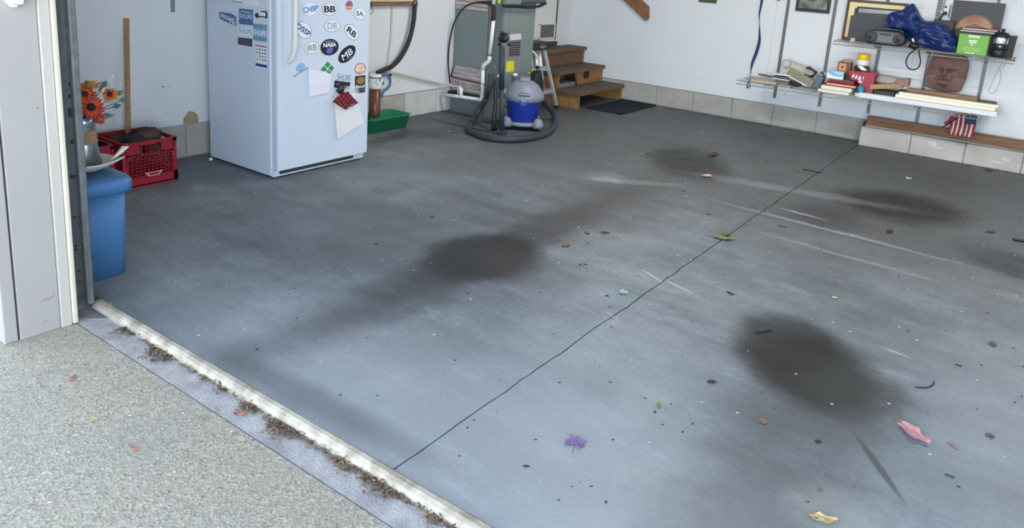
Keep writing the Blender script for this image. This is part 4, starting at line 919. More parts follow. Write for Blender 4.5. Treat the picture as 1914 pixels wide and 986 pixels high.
# hose round the base
H_ = [Vector((VCx, VCy, .27))+sv*.150-dv*.03]
P_ = [H_[0], FL(1022, 197, .16), FL(1034, 212, .06), FL(1037, 232, .025), FL(1022, 249, .025), FL(990, 258, .025), FL(950, 261, .025), FL(910, 257, .025), FL(884, 247, .025), FL(877, 238, .04)]
q1 = BW(890, 215, 5.17); q2 = BW(908, 185, 5.22); q3 = BW(916, 160, 5.24); q4 = BW(917, 139, 5.24)
build(MB().tube(cat_curve(P_+[q1, q2], 8), .0245, 14), 'hose', m_vh, va)
# ribs of the hose
cv = cat_curve(P_+[q1, q2], 16); mb = MB()
for i in range(2, len(cv)-2, 2):
    d = (cv[i+1]-cv[i-1]).normalized()*.003; mb.tube([cv[i]-d, cv[i]+d], .0265, 12)
o_ = build(mb, 'hose_ribs', m_vh, va, kind='stuff')
build(MB().tube([q2, q3, q4], .022, 14), 'hose_wand', m_vh, va)
# upright extension wand
wb_ = FL(938, 250, .01); wt_ = BW(938, 88, wb_.y-.02)
wd = thing('vacuum_wand', (wb_.x, wb_.y, 0), 'tall black vacuum wand standing upright in front of the grey furnace', 'vacuum wand')
wm = wb_.lerp(wt_, .55)
build(MB().tube([wb_+Vector((0, 0, .02)), wm], .0195, 14), 'lower_tube', m_vh, wd)
build(MB().tube([wm-Vector((0, 0, .02)), wt_], .0235, 14), 'upper_tube', m_vh, wd)
wp = BW(941, 72, wb_.y-.02)
build(MB().blob(wp, .045, (1.1, .8, .75), amp=.15, seed=4), 'nozzle_head', m_black, wd)
build(MB().tube([wp+Vector((-.02, 0, .03)), wp+Vector((-.02, 0, .055))], .013, 10).tube([wp+Vector((-.005, 0, .042)), wp+Vector((.045, 0, .040))], .006, 8), 'lock_button', m_black, wd)
build(MB().blob(BW(934, 83, wb_.y-.02), .016).blob(BW(952, 83, wb_.y-.02), .016), 'clips', m_black, wd)
build(MB().obox(wb_+Vector((0, 0, .018)), (.09, .035, .028), .5), 'floor_nozzle', m_vh, wd, bevel=.006)
# second dark attachment leaning beside
a = BW(926, 205, 5.12); b = BW(922, 150, 5.16)
w2 = thing('crevice_tool', (a.x, a.y, 0), 'dark slim vacuum attachments clustered left of the blue tank', 'vacuum tool')
p0_ = FL(922, 243, .02)
build(MB().tube([p0_, BW(926, 190, 5.06), BW(925, 152, 5.08)], [.020, .017, .012], 10), 'tool_tube', m_black, w2)
build(MB().tube([p0_+Vector((0, 0, .02)), p0_+Vector((.03, -.01, .015))], .020, 10), 'tool_foot', m_black, w2)
build(MB().obox(BW(929, 165, 5.10), (.05, .04, .15), .6), 'tool_block', mat('dark_navy', (34, 42, 58), .5), w2, bevel=.01)
build(MB().tube([BW(937, 190, 5.06), BW(953, 206, 5.10)], .008, 8), 'power_cord', m_black, w2)

# ------------------------------------------------------------------ STEP LADDER
f1 = FL(1041, 203); f2 = FL(1001, 214); 
lf1 = Vector((-3.865, 6.30, 0)); lf2 = Vector((-3.85, 5.905, 0))
LT1 = LW(1018, 90, -4.02); LT2 = LW(994, 97, -4.02)
LT1 = Vector((-4.02, 6.215, .60)); LT2 = Vector((-4.02, 5.985, .60))
ld_ = thing('step_ladder', (-4.0, 6.1, 0), 'folding aluminium step ladder with black top beside the wooden steps', 'ladder')
for a_, b_ in ((lf1, LT1), (lf2, LT2)):
    build(MB().bar(a_+Vector((0, 0, .015)), b_, .028, .030, up=(1, 0, 0)), 'front_rail', m_alu, ld_, bevel=.003)
    build(MB().bar(a_+Vector((.004, 0, .012)), a_+Vector((-.002, 0, .035)), .034, .036, up=(1, 0, 0)), 'rubber_foot', m_black, ld_, bevel=.003)
    build(MB().bar((a_.x-.42, a_.y, .01), b_+Vector((-.03, 0, -.02)), .020, .022, up=(1, 0, 0)), 'rear_rail', m_alu, ld_, bevel=.003)
for t_ in (.30, .66):
    a_ = lf1.lerp(LT1, t_); b_ = lf2.lerp(LT2, t_)
    build(MB().box(a_.x-.10, a_.x+.020, b_.y-.01, a_.y+.01, a_.z-.022, a_.z+.016), 'step', m_alu, ld_, bevel=.004)
    mb = MB()
    for k in range(6): mb.box(a_.x-.095+k*.019, a_.x-.088+k*.019, b_.y, a_.y, a_.z+.014, a_.z+.0165)
    build(mb, 'tread_ribs', m_galvd, ld_)
for k in (.50, .76):
    a_ = lf1.lerp(LT1, .34); b_ = lf2.lerp(LT2, .34); c_ = lf1.lerp(LT1, .96); d_ = lf2.lerp(LT2, .96)
    p_ = b_.lerp(a_, k)+Vector((-.06, 0, 0)); q_ = d_.lerp(c_, k)+Vector((-.02, 0, 0)); build(MB().tube([p_, q_], .020, 14), 'back_tube', m_chrome, ld_)
build(MB().box(-4.14, -3.972, 5.955, 6.250, .575, .650), 'top_cap', m_black, ld_, bevel=.010, seg=3)
build(MB().lathe([(.001, 0), (.055, 0), (.060, .003), (.052, .004), (.050, .002), (.001, .002)], (0, 0, 0), 24).xf(Matrix.Translation((-3.970, 6.13, .612)) @ Matrix.Rotation(PI/2, 4, 'Y') @ Matrix.Diagonal((.35, 1, 1, 1))), 'oval_emblem', m_galv, ld_)
P_ = [LW(990, 95, -3.98), LW(998, 98, -3.95), LW(1004, 108, -3.94), LW(1006, 122, -3.93), LW(1004, 150, -3.92), LW(1003, 180, -3.90)]
build(MB().tube(cat_curve(P_, 6), .011, 10), 'side_handle', mat('pale_handle', (204, 208, 212), .35), ld_)
p = LW(1005, 126, -3.925); build(MB().blob(p, .022, (1, 1, .8)), 'handle_joint', m_black, ld_)
# black tool bag with yellow marks
bp_ = Vector((-3.80, 5.80, .0))
tb_ = thing('tool_bag', bp_, 'black bag with yellow marks between the vacuum and the ladder', 'bag')
build(MB().blob((-3.79, 5.78, .24), .085, (.8, 1, 2.3), 18, 14, amp=.2, fr=3, seed=11), 'bag_body', mat('black_nylon', (22, 26, 28), .7, var=.3, scale=20, bump=.3), tb_)
for (px, py) in ((995, 131), (1000, 130), (989, 136)): build(MB().blob(LW(px, py, -3.71), .008, n=8, m=6), 'yellow_mark', mat('tag_yellow', (214, 204, 40), .6), tb_)
# pale round post behind the ladder by the door
P_ = [Vector((XL+.15, 6.56, .56)), Vector((XL+.15, 6.56, 1.5))]

# ------------------------------------------------------------------ WOODEN STEPS
SY0, SY1 = 6.46, YB-.008
st = thing('wooden_steps', (-4.0, (SY0+SY1)/2, 0), 'three brown wooden steps rising to the door in the far corner', 'steps')
m_step = mat('stained_step', (122, 90, 60), .65, rgb2=(92, 68, 46), scale=5, stretch=(8, 1, 8), bump=.25)
m_tread = mat('worn_tread', (98, 88, 76), .75, rgb2=(76, 66, 56), scale=6, stretch=(8, 1, 8), bump=.3)
m_str = mat('stringer_wood', (156, 114, 68), .6, rgb2=(124, 88, 50), scale=6, stretch=(8, 8, 1), bump=.2)
TR = .172; NX = [-3.70, -3.955, -4.205]
for k, nx in enumerate(NX):
    zt_ = TR*(k+1); back = NX[k+1] if k < 2 else XL+.01
    w_ = (nx-back+.03 if k < 2 else nx-back)
    n_b = 2 if k < 2 else 2
    for j in range(n_b):
        a_ = nx-w_*j/n_b; b_ = nx-w_*(j+1)/n_b+.005
        build(MB().box(b_, a_, SY0-.025, SY1, zt_-.038, zt_), 'tread_board', m_tread if j or k == 2 else m_tread, st, bevel=.004)
    # front lip showing raw wood
    build(MB().box(nx, nx+.003, SY0-.022, SY1-.002, zt_-.036, zt_-.004), 'nosing', m_step, st)
# stringers (stepped) on both sides
for y_ in (SY0, SY1-.04):
    pts = [(XL+.01, 0), (NX[0]-.025, 0), (NX[0]-.025, TR-.039), (NX[1]-.025, TR-.039), (NX[1]-.025, 2*TR-.039), (NX[2]-.025, 2*TR-.039), (NX[2]-.025, 3*TR-.039), (XL+.01, 3*TR-.039)]
    vs = MB(); n_ = len(pts)
    vs.box(XL+.01, NX[0]-.025, y_, y_+.038, 0, TR-.039); vs.box(XL+.01, NX[1]-.025, y_, y_+.038, TR-.039, 2*TR-.039); vs.box(XL+.01, NX[2]-.025, y_, y_+.038, 2*TR-.039, 3*TR-.039)
    build(vs, 'stringer', m_str, st)
# riser 3 closed, riser 2 half closed with a dark knot hole
build(MB().box(NX[2]-.045, NX[2]-.026, SY0+.04, SY1-.04, 2*TR, 3*TR-.039), 'riser', m_step, st)
r2 = build(MB().prism([(SY0+.42, TR), (SY1-.04, TR), (SY1-.04, 2*TR-.039), (SY0+.36, 2*TR-.039), (SY0+.37, 2*TR-.075)], 0, NX[1]-.045, NX[1]-.026), 'riser', m_str, st)
p = LW(1096, 140, NX[1]-.024); build(MB().prism([(p.y+.062*math.cos(a_)*(1.0 if math.sin(a_) < .3 else 1.15), p.z+.042*math.sin(a_)) for a_ in [2*PI*k/14 for k in range(14)]], 0, NX[1]-.026, NX[1]-.0235), 'knot_hole', m_gap, st)
build(MB().box(XL+.06, NX[1]-.06, SY0+.06, SY0+.42, .002, .20), 'stored_box', mat('grey_box', (118, 124, 134), .7), label='grey box stored inside the wooden steps', cat='box')
# mat
mc = [FL(1225, 198), FL(1158, 214), FL(1088, 201), FL(1165, 184)]
mx0, mx1, my0, my1 = -3.70, -3.30, 6.59, 7.365
mt = thing('door_mat', ((mx0+mx1)/2, (my0+my1)/2, 0), 'flat dark rubber mat on the floor before the wooden steps', 'mat')
m_mat = mat('dark_mat', (22, 34, 44), .8, var=.35, scale=60, bump=.6)
build(MB().box(mx0, mx1, my0, my1, .001, .009), 'mat_base', m_mat, mt, bevel=.003)
mb = MB()
for k in range(26): x_ = mx0+.02+k*(mx1-mx0-.04)/26; mb.box(x_, x_+.006, my0+.02, my1-.02, .008, .0115)
build(mb, 'ribs', m_mat, mt)
build(MB().box(mx0, mx1, my0, my0+.014, .001, .012).box(mx0, mx1, my1-.014, my1, .001, .012).box(mx0, mx0+.014, my0, my1, .001, .012).box(mx1-.014, mx1, my0, my1, .001, .012), 'rim', m_mat, mt)

# ------------------------------------------------------------------ BACK WALL THINGS
# hand rail board
P4 = [BW(1150, -14, YB-.03), BW(1206, 38, YB-.03), BW(1212, 36, YB-.03), BW(1213, 12, YB-.03), BW(1200, -14, YB-.03)]
hr = thing('handrail', (P4[1].x, YB-.03, P4[1].z), 'brown board handrail end sloping down the white back wall', 'handrail')
mb = MB().prism([(p.x, p.z) for p in [BW(1100, -62, YB-.04), BW(1207, 38.5, YB-.04), BW(1212.5, 35, YB-.04), BW(1213, 13, YB-.04), BW(1135, -62, YB-.04)]], 1, YB-.06, YB-.022)
build(mb, 'rail_board', mat('handrail_wood', (142, 100, 66), .6, rgb2=(112, 78, 50), scale=5, stretch=(6, 6, 6), bump=.2), hr, bevel=.003)
build(MB().box(BW(1190, 8, YB).x-.02, BW(1190, 8, YB).x+.02, YB-.024, YB-.004, BW(1190, 0, YB).z, BW(1190, 0, YB).z+.05), 'spacer_block', m_step, hr)
# green framed sign (only the lower edge is in view)
a = BW(1305.5, 3.5, YB-.02); b = BW(1338.5, 6, YB-.02)
gs = thing('framed_sign', ((a.x+b.x)/2, YB-.02, a.z), 'small brown framed green sign at the top edge of the back wall', 'sign')
build(MB().box(a.x, b.x, YB-.022, YB-.006, a.z, a.z+.15), 'frame', mat('frame_brown', (96, 66, 48), .5), gs, bevel=.002)
build(MB().box(a.x+.012, b.x-.012, YB-.0235, YB-.020, a.z+.012, a.z+.138), 'green_panel', mat('sign_green', (30, 104, 60), .5, var=.4, scale=40), gs)
# navy strap
P_ = [BW(1428, -40, YB-.03), BW(1424, 0, YB-.03), BW(1419, 30, YB-.03), BW(1419.5, 58, YB-.03), BW(1419, 78, YB-.03), BW(1413, 100, YB-.03), BW(1406, 118, YB-.03), BW(1402.5, 138, YB-.03), BW(1400, 152, YB-.03)]
cv = cat_curve(P_, 6); n_ = len(cv); mb = MB(); vs = []
for i, p in enumerate(cv):
    a_ = .2+PI*1.05*(i/n_)*1.6; w_ = .014*(1 if i < n_*.78 else .55)
    vs += [p+Vector((math.cos(a_), math.sin(a_)*.6, 0))*w_, p-Vector((math.cos(a_), math.sin(a_)*.6, 0))*w_]
mb.add(vs, [(2*i, 2*i+1, 2*i+3, 2*i+2) for i in range(n_-1)], True)
m_navy = mat('navy_webbing', (32, 54, 106), .8, var=.2, scale=60)
sp = thing('strap', (cv[-1].x, YB-.03, cv[-1].z), 'twisted navy blue webbing strap hanging with a looped end', 'strap')
build(mb, 'webbing', m_navy, sp, solid=.003)
p = BW(1400, 151, YB-.03); q = BW(1396, 164, YB-.03); r_ = BW(1402, 160, YB-.03)
build(MB().tube(cat_curve([p, p.lerp(q, .5)+Vector((-.006, 0, 0)), q, q.lerp(r_, .5)+Vector((0, 0, -.006)), r_, p], 5), .0045, 8), 'end_loop', mat('strap_loop', (40, 54, 84), .7), sp)
# black hook at top
p = BW(1455, -2, YB-.02); build(MB().tube(cat_curve([p+Vector((-.03, 0, .03)), p+Vector((-.028, 0, .006)), p+Vector((0, 0, -.012)), p+Vector((.028, 0, .006)), p+Vector((.03, 0, .03))], 5), .0045, 8), 'wall_hook', m_black, label='black curved wall hook at the top edge right of the strap', cat='hook')
# slotted shelf standards
def standard(x, z0, z1, label, nslot=True):
    t = thing('shelf_standard', (x, YB-.012, z0), label, 'shelf rail', 'slotted shelf rails on the back wall')
    w_ = .026
    build(MB().box(x-w_/2, x+w_/2, YB-.010, YB-.0065, z0, z1).box(x-w_/2, x-w_/2+.003, YB-.018, YB-.009, z0, z1).box(x+w_/2-.003, x+w_/2, YB-.018, YB-.009, z0, z1), 'channel', m_steelwire, t)
    mb = MB(); z = z0+.02
    while z < z1-.02: mb.box(x-.0075, x-.0035, YB-.0112, YB-.0095, z, z+.011).box(x+.0035, x+.0075, YB-.0112, YB-.0095, z, z+.011); z += .025
    build(mb, 'slots', m_gap, t, kind='stuff')
SXs = []
for (px, py, lb) in ((1447.5, 183, 'leftmost slotted grey shelf rail, next to the navy strap'), (1531, 199, 'second slotted shelf rail, right of the black framed picture'), (1622, 212, 'third slotted shelf rail, right of the yellow-capped jug'), (1713, 229, 'fourth slotted shelf rail, left of the brown face plaque'), (1828, 186, 'rightmost slotted shelf rail, right of the brown face plaque')):
    p = BW(px, py, YB-.01); z0 = p.z if px < 1800 else .28; SXs.append((p.x, z0)); standard(p.x, z0, 2.0, lb)
m_sh = mat('shelf_wire_coating', (158, 156, 150), .4, metal=.2, var=.08, scale=40)
def wire_shelf(name_lbl, x0, x1, z, depth, lip, xs):
    t = thing('wire_shelf', ((x0+x1)/2, YB-.02, z), name_lbl, 'wire shelf', 'wire shelves on the back wall')
    yb = YB-.022; yf = yb-depth
    for nm, yy, zz in (('back_rail', yb, z-.004), ('middle_rail', (yb+yf)/2, z-.004), ('front_rail', yf, z-.004), ('lip_rail', yf-.004, z-lip)):
        build(MB().tube([(x0, yy, zz), (x1, yy, zz)], .0034, 8), nm, m_sh, t)
    mb = MB(); n = int((x1-x0)/.0254)
    for k in range(n+1):
        x_ = x0+(x1-x0)*k/n; mb.tube([(x_, yb, z), (x_, yf-.001, z), (x_, yf-.0045, z-lip)], .0014, 5, caps=False)
    build(mb, 'cross_wires', m_sh, t, kind='stuff')
    for sx, _ in xs:
        if x0-.02 < sx < x1+.02:
            b_ = build(MB().prism([(yb+.006, z-.012), (yf+.03, z-.012), (yf+.03, z-.020), (yb-.06, z-.050), (yb+.006, z-.075)], 0, sx-.0015, sx+.0015), 'bracket', m_sh, t)
    return t
ZU, ZLo = .900, .450
LSX0, LSX1 = -2.345, -.365
wire_shelf('lower white wire shelf carrying boxes, boards and the face plaque', LSX0, LSX1, ZLo, .40, .034, SXs)
wire_shelf('upper white wire shelf carrying the radio, blue bag and green box', -1.575, -.235, ZU, .30, .032, SXs)

# ------------------------------------------------------------------ THINGS ON THE SHELVES
def pale(n, c, **k): return mat(n, c, .6, **k)
m_box = pale('cream_box', (222, 216, 198), var=.05, scale=6); m_brn = pale('brown_box', (150, 100, 76), var=.15, scale=8)
SL, SU = ZLo+.0015, ZU+.0015
def flatbox(name, label, cat, x0, x1, y0, y1, z0, z1, m_side, m_top=None, bev=.002, group='boxes and books on the lower shelf', rot=0):
    t = thing(name, ((x0+x1)/2, (y0+y1)/2, z0), label, cat, group)
    a = build(MB().box(x0, x1, y0, y1, z0, z1-.003), 'body', m_side, t, bevel=bev)
    b = build(MB().box(x0, x1, y0, y1, z1-.0028, z1), 'top', m_top or m_side, t)
    if rot: t.rotation_euler[2] = rot
    return t
flatbox('flat_box', 'long flat cream box at the bottom of the stack, front left of it', 'box', -1.622, -1.362, 6.985, 7.20, SL, .478, m_box, pale('grey_top', (170, 168, 160)))
flatbox('flat_box', 'flat cream box with a brown top, second from the bottom of the stack', 'box', -1.602, -1.349, 7.0, 7.21, .4785, .514, m_box, m_brn)
t = thing('book', (-1.44, 7.1, .5145), 'dark red book with gilt page edge lying on the brown-topped box', 'book', 'boxes and books on the lower shelf')
m_red = mat('book_red', (122, 26, 36), .5, var=.1, scale=20)
build(MB().box(-1.57, -1.325, 7.03, 7.21, .5145, .519), 'back_cover', m_red, t, bevel=.001)
build(MB().box(-1.565, -1.328, 7.034, 7.207, .519, .531), 'pages', mat('gilt_pages', (226, 190, 128), .4, metal=.3), t)
build(MB().box(-1.57, -1.325, 7.03, 7.21, .531, .5395), 'front_cover', m_red, t, bevel=.001)
flatbox('folder', 'dark red flat box with a grey lid lying on the red book', 'box', -1.562, -1.352, 7.06, 7.22, .540, .566, m_red, pale('grey_lid', (120, 116, 112)))
t = thing('carton', (-1.51, 7.15, .5665), 'small white carton with a light blue curved print on the stack', 'carton', 'boxes and books on the lower shelf')
build(MB().box(-1.592, -1.452, 7.09, 7.17, .5665, .632), 'carton_box', c_w, t, bevel=.002)
build(MB().box(-1.4515, -1.449, 7.095, 7.165, .57, .628), 'end_panel', pale('teal_grey', (96, 120, 124)), t)
pts = [(-1.590, .622), (-1.565, .604), (-1.535, .594), (-1.500, .590), (-1.470, .592), (-1.455, .598), (-1.455, .6305), (-1.590, .6305)]
build(MB().prism(pts, 1, 7.0885, 7.0905), 'blue_print', c_lb, t)
build(MB().prism([(-1.545, .628), (-1.515, .606), (-1.480, .603), (-1.457, .616), (-1.457, .629)], 1, 7.0875, 7.089), 'pale_print', pale('sky_print', (170, 200, 230)), t)
t = thing('small_chest', (-1.485, 7.22, .600), 'small brown wooden box with a dark knob behind the blue carton', 'box', 'boxes and books on the lower shelf')
build(MB().box(-1.56, -1.40, 7.18, 7.30, SL, .600), 'riser_box', pale('dark_riser', (70, 60, 58)), label='dark box under the small wooden chest behind the carton', cat='box', group='boxes and books on the lower shelf')
build(MB().box(-1.535, -1.425, 7.19, 7.27, .6005, .712), 'chest_body', pale('chest_brown', (120, 78, 58), var=.2), t, bevel=.004)
build(MB().box(-1.522, -1.462, 7.187, 7.191, .635, .700), 'tan_panel', pale('chest_tan', (196, 144, 104)), t)
build(MB().blob((-1.492, 7.186, .668), .010, (1, .5, 1)), 'knob', m_boot, t)
build(MB().lathe([(.035, 0), (.038, .004), (.038, .018), (.03, .022)], (-1.468, 7.23, .712), 20), 'lid_disc', pale('rosy', (168, 140, 132)), t)
# red tool case with white print
t = thing('tool_case', (-1.30, 7.15, SL), 'dark red case with white slanted print under the yellow-capped jug', 'case', 'boxes and books on the lower shelf')
m_rc = mat('case_red', (156, 24, 48), .35, var=.1, scale=8)
mb = MB().prism([(-1.43, .655), (-1.20, .662), (-1.195, .53), (-1.20, SL), (-1.317, SL), (-1.317, .568), (-1.388, .572)], 1, 7.09, 7.26); build(mb, 'case_body', m_rc, t, bevel=.008, seg=3)
for k in range(4):
    x_ = -1.384+.026*k; build(MB().prism([(x_, .600-.006*k), (x_+.018, .600-.006*k), (x_+.022, .628-.004*k), (x_+.012, .630-.004*k)], 1, 7.0875, 7.0905), 'slanted_mark', c_w, t)
build(MB().prism([(-1.33, .565), (-1.295, .560), (-1.29, .61), (-1.30, .612)], 1, 7.0875, 7.0905), 'pale_panel', pale('pale_violet', (198, 190, 206)), t)
for k in range(4): build(MB().box(-1.275, -1.235, 7.084, 7.091, .52+.035*k, .524+.035*k), 'moulded_rib', mat('rib_pink', (196, 70, 92), .4), t)
t = thing('spray_can', (-1.285, 7.04, SL), 'short cyan tin in front of the dark red case', 'tin', 'boxes and books on the lower shelf')
build(MB().lathe([(.026, 0), (.028, .004), (.028, .055), (.024, .060), (.001, .061)], (-1.285, 7.045, SL+.028), 18), 'tin_body', mat('cyan_tin', (20, 130, 160), .35), t)
build(MB().box(-1.318, -1.252, 7.02, 7.075, SL, SL+.028), 'tin_base', pale('white_blue_base', (206, 220, 226)), t)
# jug
t = thing('jug', (-1.34, 7.32, .655), 'white jug with a yellow cap and black and white label', 'jug', 'boxes and books on the lower shelf')
jx, jy = -1.335, 7.205
build(MB().lathe([(.060, 0), (.066, .005), (.066, .020), (.052, .040), (.050, .044)], (jx, jy, .6625), 24), 'jug_body', mat('jug_dark', (66, 58, 60), .4, var=.2, scale=12), t)
build(MB().prism([(jx-.025, .703), (jx+.015, .701), (jx+.058, .668), (jx+.012, .666)], 1, jy-.072, jy-.050), 'white_label', c_w, t)
build(MB().lathe([(.051, 0), (.052, .003), (.050, .045), (.044, .048)], (jx, jy, .705), 24), 'neck', mat('jug_white', (218, 214, 206), .4), t)
build(MB().lathe([(.050, 0), (.052, .003), (.051, .048), (.046, .054), (.001, .055)], (jx, jy, .7525), 24).xf(Matrix.Identity(4)), 'cap', mat('cap_yellow', (228, 186, 34), .4), t)
for o_ in t.children:
    if o_.name.startswith('cap'): o_.location.z += 0
# tan wooden box tilted, stone on top
t = thing('wooden_tray', (-1.09, 7.2, SL), 'long tan wooden box resting aslant right of the red case', 'box', 'boxes and books on the lower shelf')
m_tn = mat('tan_box', (176, 144, 104), .65, rgb2=(150, 118, 82), scale=6, stretch=(1, 12, 12))
mb = MB().hexa([(-1.215, 7.06, .520), (-.985, 7.14, .560), (-.985, 7.30, .560), (-1.215, 7.24, .520), (-1.222, 7.06, .560), (-.985, 7.14, .600), (-.985, 7.30, .600), (-1.222, 7.24, .560)])
build(mb, 'tray_body', m_tn, t, bevel=.004)
build(MB().hexa([(-1.03, 7.12, .575), (-.945, 7.16, .575), (-.945, 7.26, .575), (-1.03, 7.24, .575), (-1.03, 7.12, .628), (-.945, 7.16, .640), (-.945, 7.26, .640), (-1.03, 7.24, .628)]), 'end_block', pale('tan_end', (152, 118, 94), var=.1), t, bevel=.003)
build(MB().box(-1.19, -1.03, 7.10, 7.28, SL, .519), 'support_box', m_black, label='flat black box under the tan wooden box', cat='box', group='boxes and books on the lower shelf')
build(MB().blob((-1.12, 7.20, .600), .10, (1.0, .6, .42), 20, 12, amp=.25, fr=2, seed=6), 'grey_stone', mat('stone_grey', (166, 158, 152), .8, var=.12, scale=12, bump=.3), label='rounded pale grey stone lying on the tan wooden box', cat='stone')
# boards
t = thing('shelf_board', (-.75, 7.0, SL+.012), 'long white board lying along the front of the lower shelf', 'board', 'boards on the lower shelf')
build(MB().hexa([(-1.285, 6.985, SL), (-.270, 6.985, SL), (-.270, 7.06, SL), (-1.285, 7.06, SL), (-1.285, 6.985, SL+.040), (-.270, 6.985, SL+.040), (-.270, 7.06, SL+.040), (-1.285, 7.06, SL+.040)]), 'board', mat('board_white', (214, 216, 220), .5, var=.03, scale=4), t, bevel=.002)
for k, (x0, x1, y0, z0, z1, lb) in enumerate(((-1.006, -.288, 7.005, .4935, .520, 'cream trim board on the white shelf board, lower of the pair'), (-.985, -.270, 7.015, .5205, .540, 'cream trim board on the white shelf board, upper of the pair'))):
    build(MB().box(x0, x1, y0, y0+.06, z0, z1), 'trim_board', mat('board_cream', (232, 226, 200), .5, var=.03, scale=4), label=lb, cat='board', group='boards on the lower shelf', bevel=.002)
build(MB().box(-.95, -.43, 7.17, 7.25, .53, .562), 'brown_board', mat('board_brown', (150, 118, 88), .6, rgb2=(120, 90, 64), scale=6, stretch=(1, 10, 10)), label='brown board lying before the face plaque on the lower shelf', cat='board', group='boards on the lower shelf', bevel=.002)
build(MB().box(-1.02, -.30, 7.13, 7.36, SL, .529), 'dark_tray', mat('dark_tray', (60, 54, 52), .6, var=.2, scale=10), label='dark flat tray under the brown board at the shelf end', cat='tray', bevel=.003)
# face plaque
t = thing('face_plaque', (-.69, 7.30, .545), 'brown irregular stone-like plaque with a bearded face relief', 'plaque')
m_pq = mat('plaque_brown', (128, 100, 90), .85, rgb2=(98, 74, 66), scale=10, bump=.5, bscale=50)
ol = [(-.815, .875), (-.742, .888), (-.65, .880), (-.575, .862), (-.548, .80), (-.548, .70), (-.560, .62), (-.575, .575), (-.66, .562), (-.78, .570), (-.838, .592), (-.85, .66), (-.835, .76)]
cvp = cat_curve([(a_, 0, b_) for a_, b_ in ol+[ol[0]]], 5)[:-1]
cx_, cz_ = -.695, .72; mb = MB(); rings = []
NR = 14
def relief(u, v):     # u right, v up in -1..1, a face: brow, nose, eyes, cheeks, moustache and beard
    g = lambda x, y, a_, b_, h_: h_*math.exp(-((u-x)/a_)**2-((v-y)/b_)**2)
    z = g(0, .05, .62, .75, .016)+g(-.05, .02, .10, .26, .020)+g(-.05, -.10, .17, .10, .012)
    z += g(-.28, .26, .22, .07, .012)+g(.20, .26, .22, .07, .012)-g(-.27, .12, .13, .08, .015)-g(.18, .12, .13, .08, .015)
    z += g(-.33, -.12, .16, .14, .008)+g(.24, -.12, .16, .14, .008)
    z += g(-.22, -.30, .20, .07, .012)+g(.14, -.30, .20, .07, .012)-g(-.04, -.40, .16, .04, .012)+g(-.04, -.55, .28, .16, .014)
    z += .005*noise.noise(Vector((u*4, v*4, 1)))
    return z
for r in range(NR+1):
    f = r/NR; ring = []
    for p in cvp:
        x = cx_+(p.x-cx_)*f; z = cz_+(p.z-cz_)*f; u = (x-cx_)/.15; v = (z-cz_)/.16
        ring.append((x, 7.305-relief(u, v)*2.5*(1-f**6)-.006*(1-f**8), z))
    rings.append(ring)
rings.append([(p.x, 7.322, p.z) for p in cvp])
loft(mb, rings, cap0=False)
build(mb, 'plaque_body', m_pq, t)
# messy pile at the left of the lower shelf
GP = 'odds and ends at the left end of the lower shelf'
build(MB().hexa([(-2.22, 7.0, SL), (-1.99, 7.0, SL), (-2.02, 7.24, SL), (-2.24, 7.22, SL), (-2.22, 7.0, SL+.018), (-1.99, 7.0, SL+.018), (-2.02, 7.24, SL+.022), (-2.24, 7.22, SL+.022)]), 'flat_parcel', pale('beige_board', (186, 168, 148), var=.1), label='flat beige board at the left end of the lower shelf', cat='board', group=GP, bevel=.003)
build(MB().bar((-2.25, 7.30, .49), (-2.02, 7.22, .485), .02, .012), 'grey_strip', m_galvd, label='thin grey metal strip behind the beige board', cat='strip', group=GP, bevel=.002)
t = thing('plastic_bag', (-1.87, 7.22, SL), 'crumpled clear plastic bag over tan boards on the lower shelf', 'bag', GP)
m_clr = mat('milky_plastic', (206, 208, 202), .25, alpha=.55, var=.15, scale=14)
build(MB().hexa([(-2.0, 7.16, .60), (-1.72, 7.10, .56), (-1.70, 7.26, .56), (-1.98, 7.30, .60), (-2.0, 7.18, .665), (-1.72, 7.14, .60), (-1.70, 7.26, .60), (-1.98, 7.30, .665)]), 'bag_film', m_clr, t, bevel=.02, seg=3)
build(MB().blob((-1.97, 7.16, .635), .045, (1, .7, .9), amp=.4, fr=3, seed=8), 'bag_knot', m_clr, t)
build(MB().obox((-1.86, 7.13, .585), (.16, .12, .02), Matrix.Rotation(.22, 3, 'Y')), 'tan_board', pale('tan_yellow', (190, 170, 104), var=.15), label='small yellowish tan board under the clear bag, upper one', cat='board', group=GP, bevel=.003)
build(MB().obox((-1.80, 7.06, .535), (.24, .03, .075), Matrix.Rotation(.36, 3, 'Y')), 'tilted_panel', mat('olive_panel', (150, 136, 84), .5, rgb2=(96, 112, 116), scale=6), label='tilted olive and grey panel leaning in front of the bag', cat='panel', group=GP, bevel=.004)
build(MB().obox((-1.835, 7.042, .515), (.22, .012, .010), Matrix.Rotation(.36, 3, 'Y')), 'cream_stick', m_box, label='slim cream stick along the lower edge of the tilted panel', cat='stick', group=GP)
build(MB().obox((-1.76, 7.20, .585), (.10, .08, .07), Matrix.Rotation(.5, 3, 'Y')), 'black_holder', m_black, label='black plastic holder sticking out of the clear bag', cat='holder', group=GP, bevel=.015, seg=3)
for k in range(3): build(MB().obox((-1.965, 7.08, .505+.020*k), (.15, .12, .007), Matrix.Rotation(.06*k, 3, 'Z')), 'thin_board', (m_white, m_galvd, m_white)[k], label='thin %s sheet under the tan board, %s' % (('white', 'grey', 'white')[k], ('lowest', 'middle', 'topmost')[k]), cat='sheet', group=GP)
build(MB().box(-2.02, -1.90, 7.05, 7.2, SL, .500), 'small_block', pale('grey_block', (120, 120, 108), var=.2), label='small grey block under the thin sheets', cat='block', group=GP, bevel=.004)
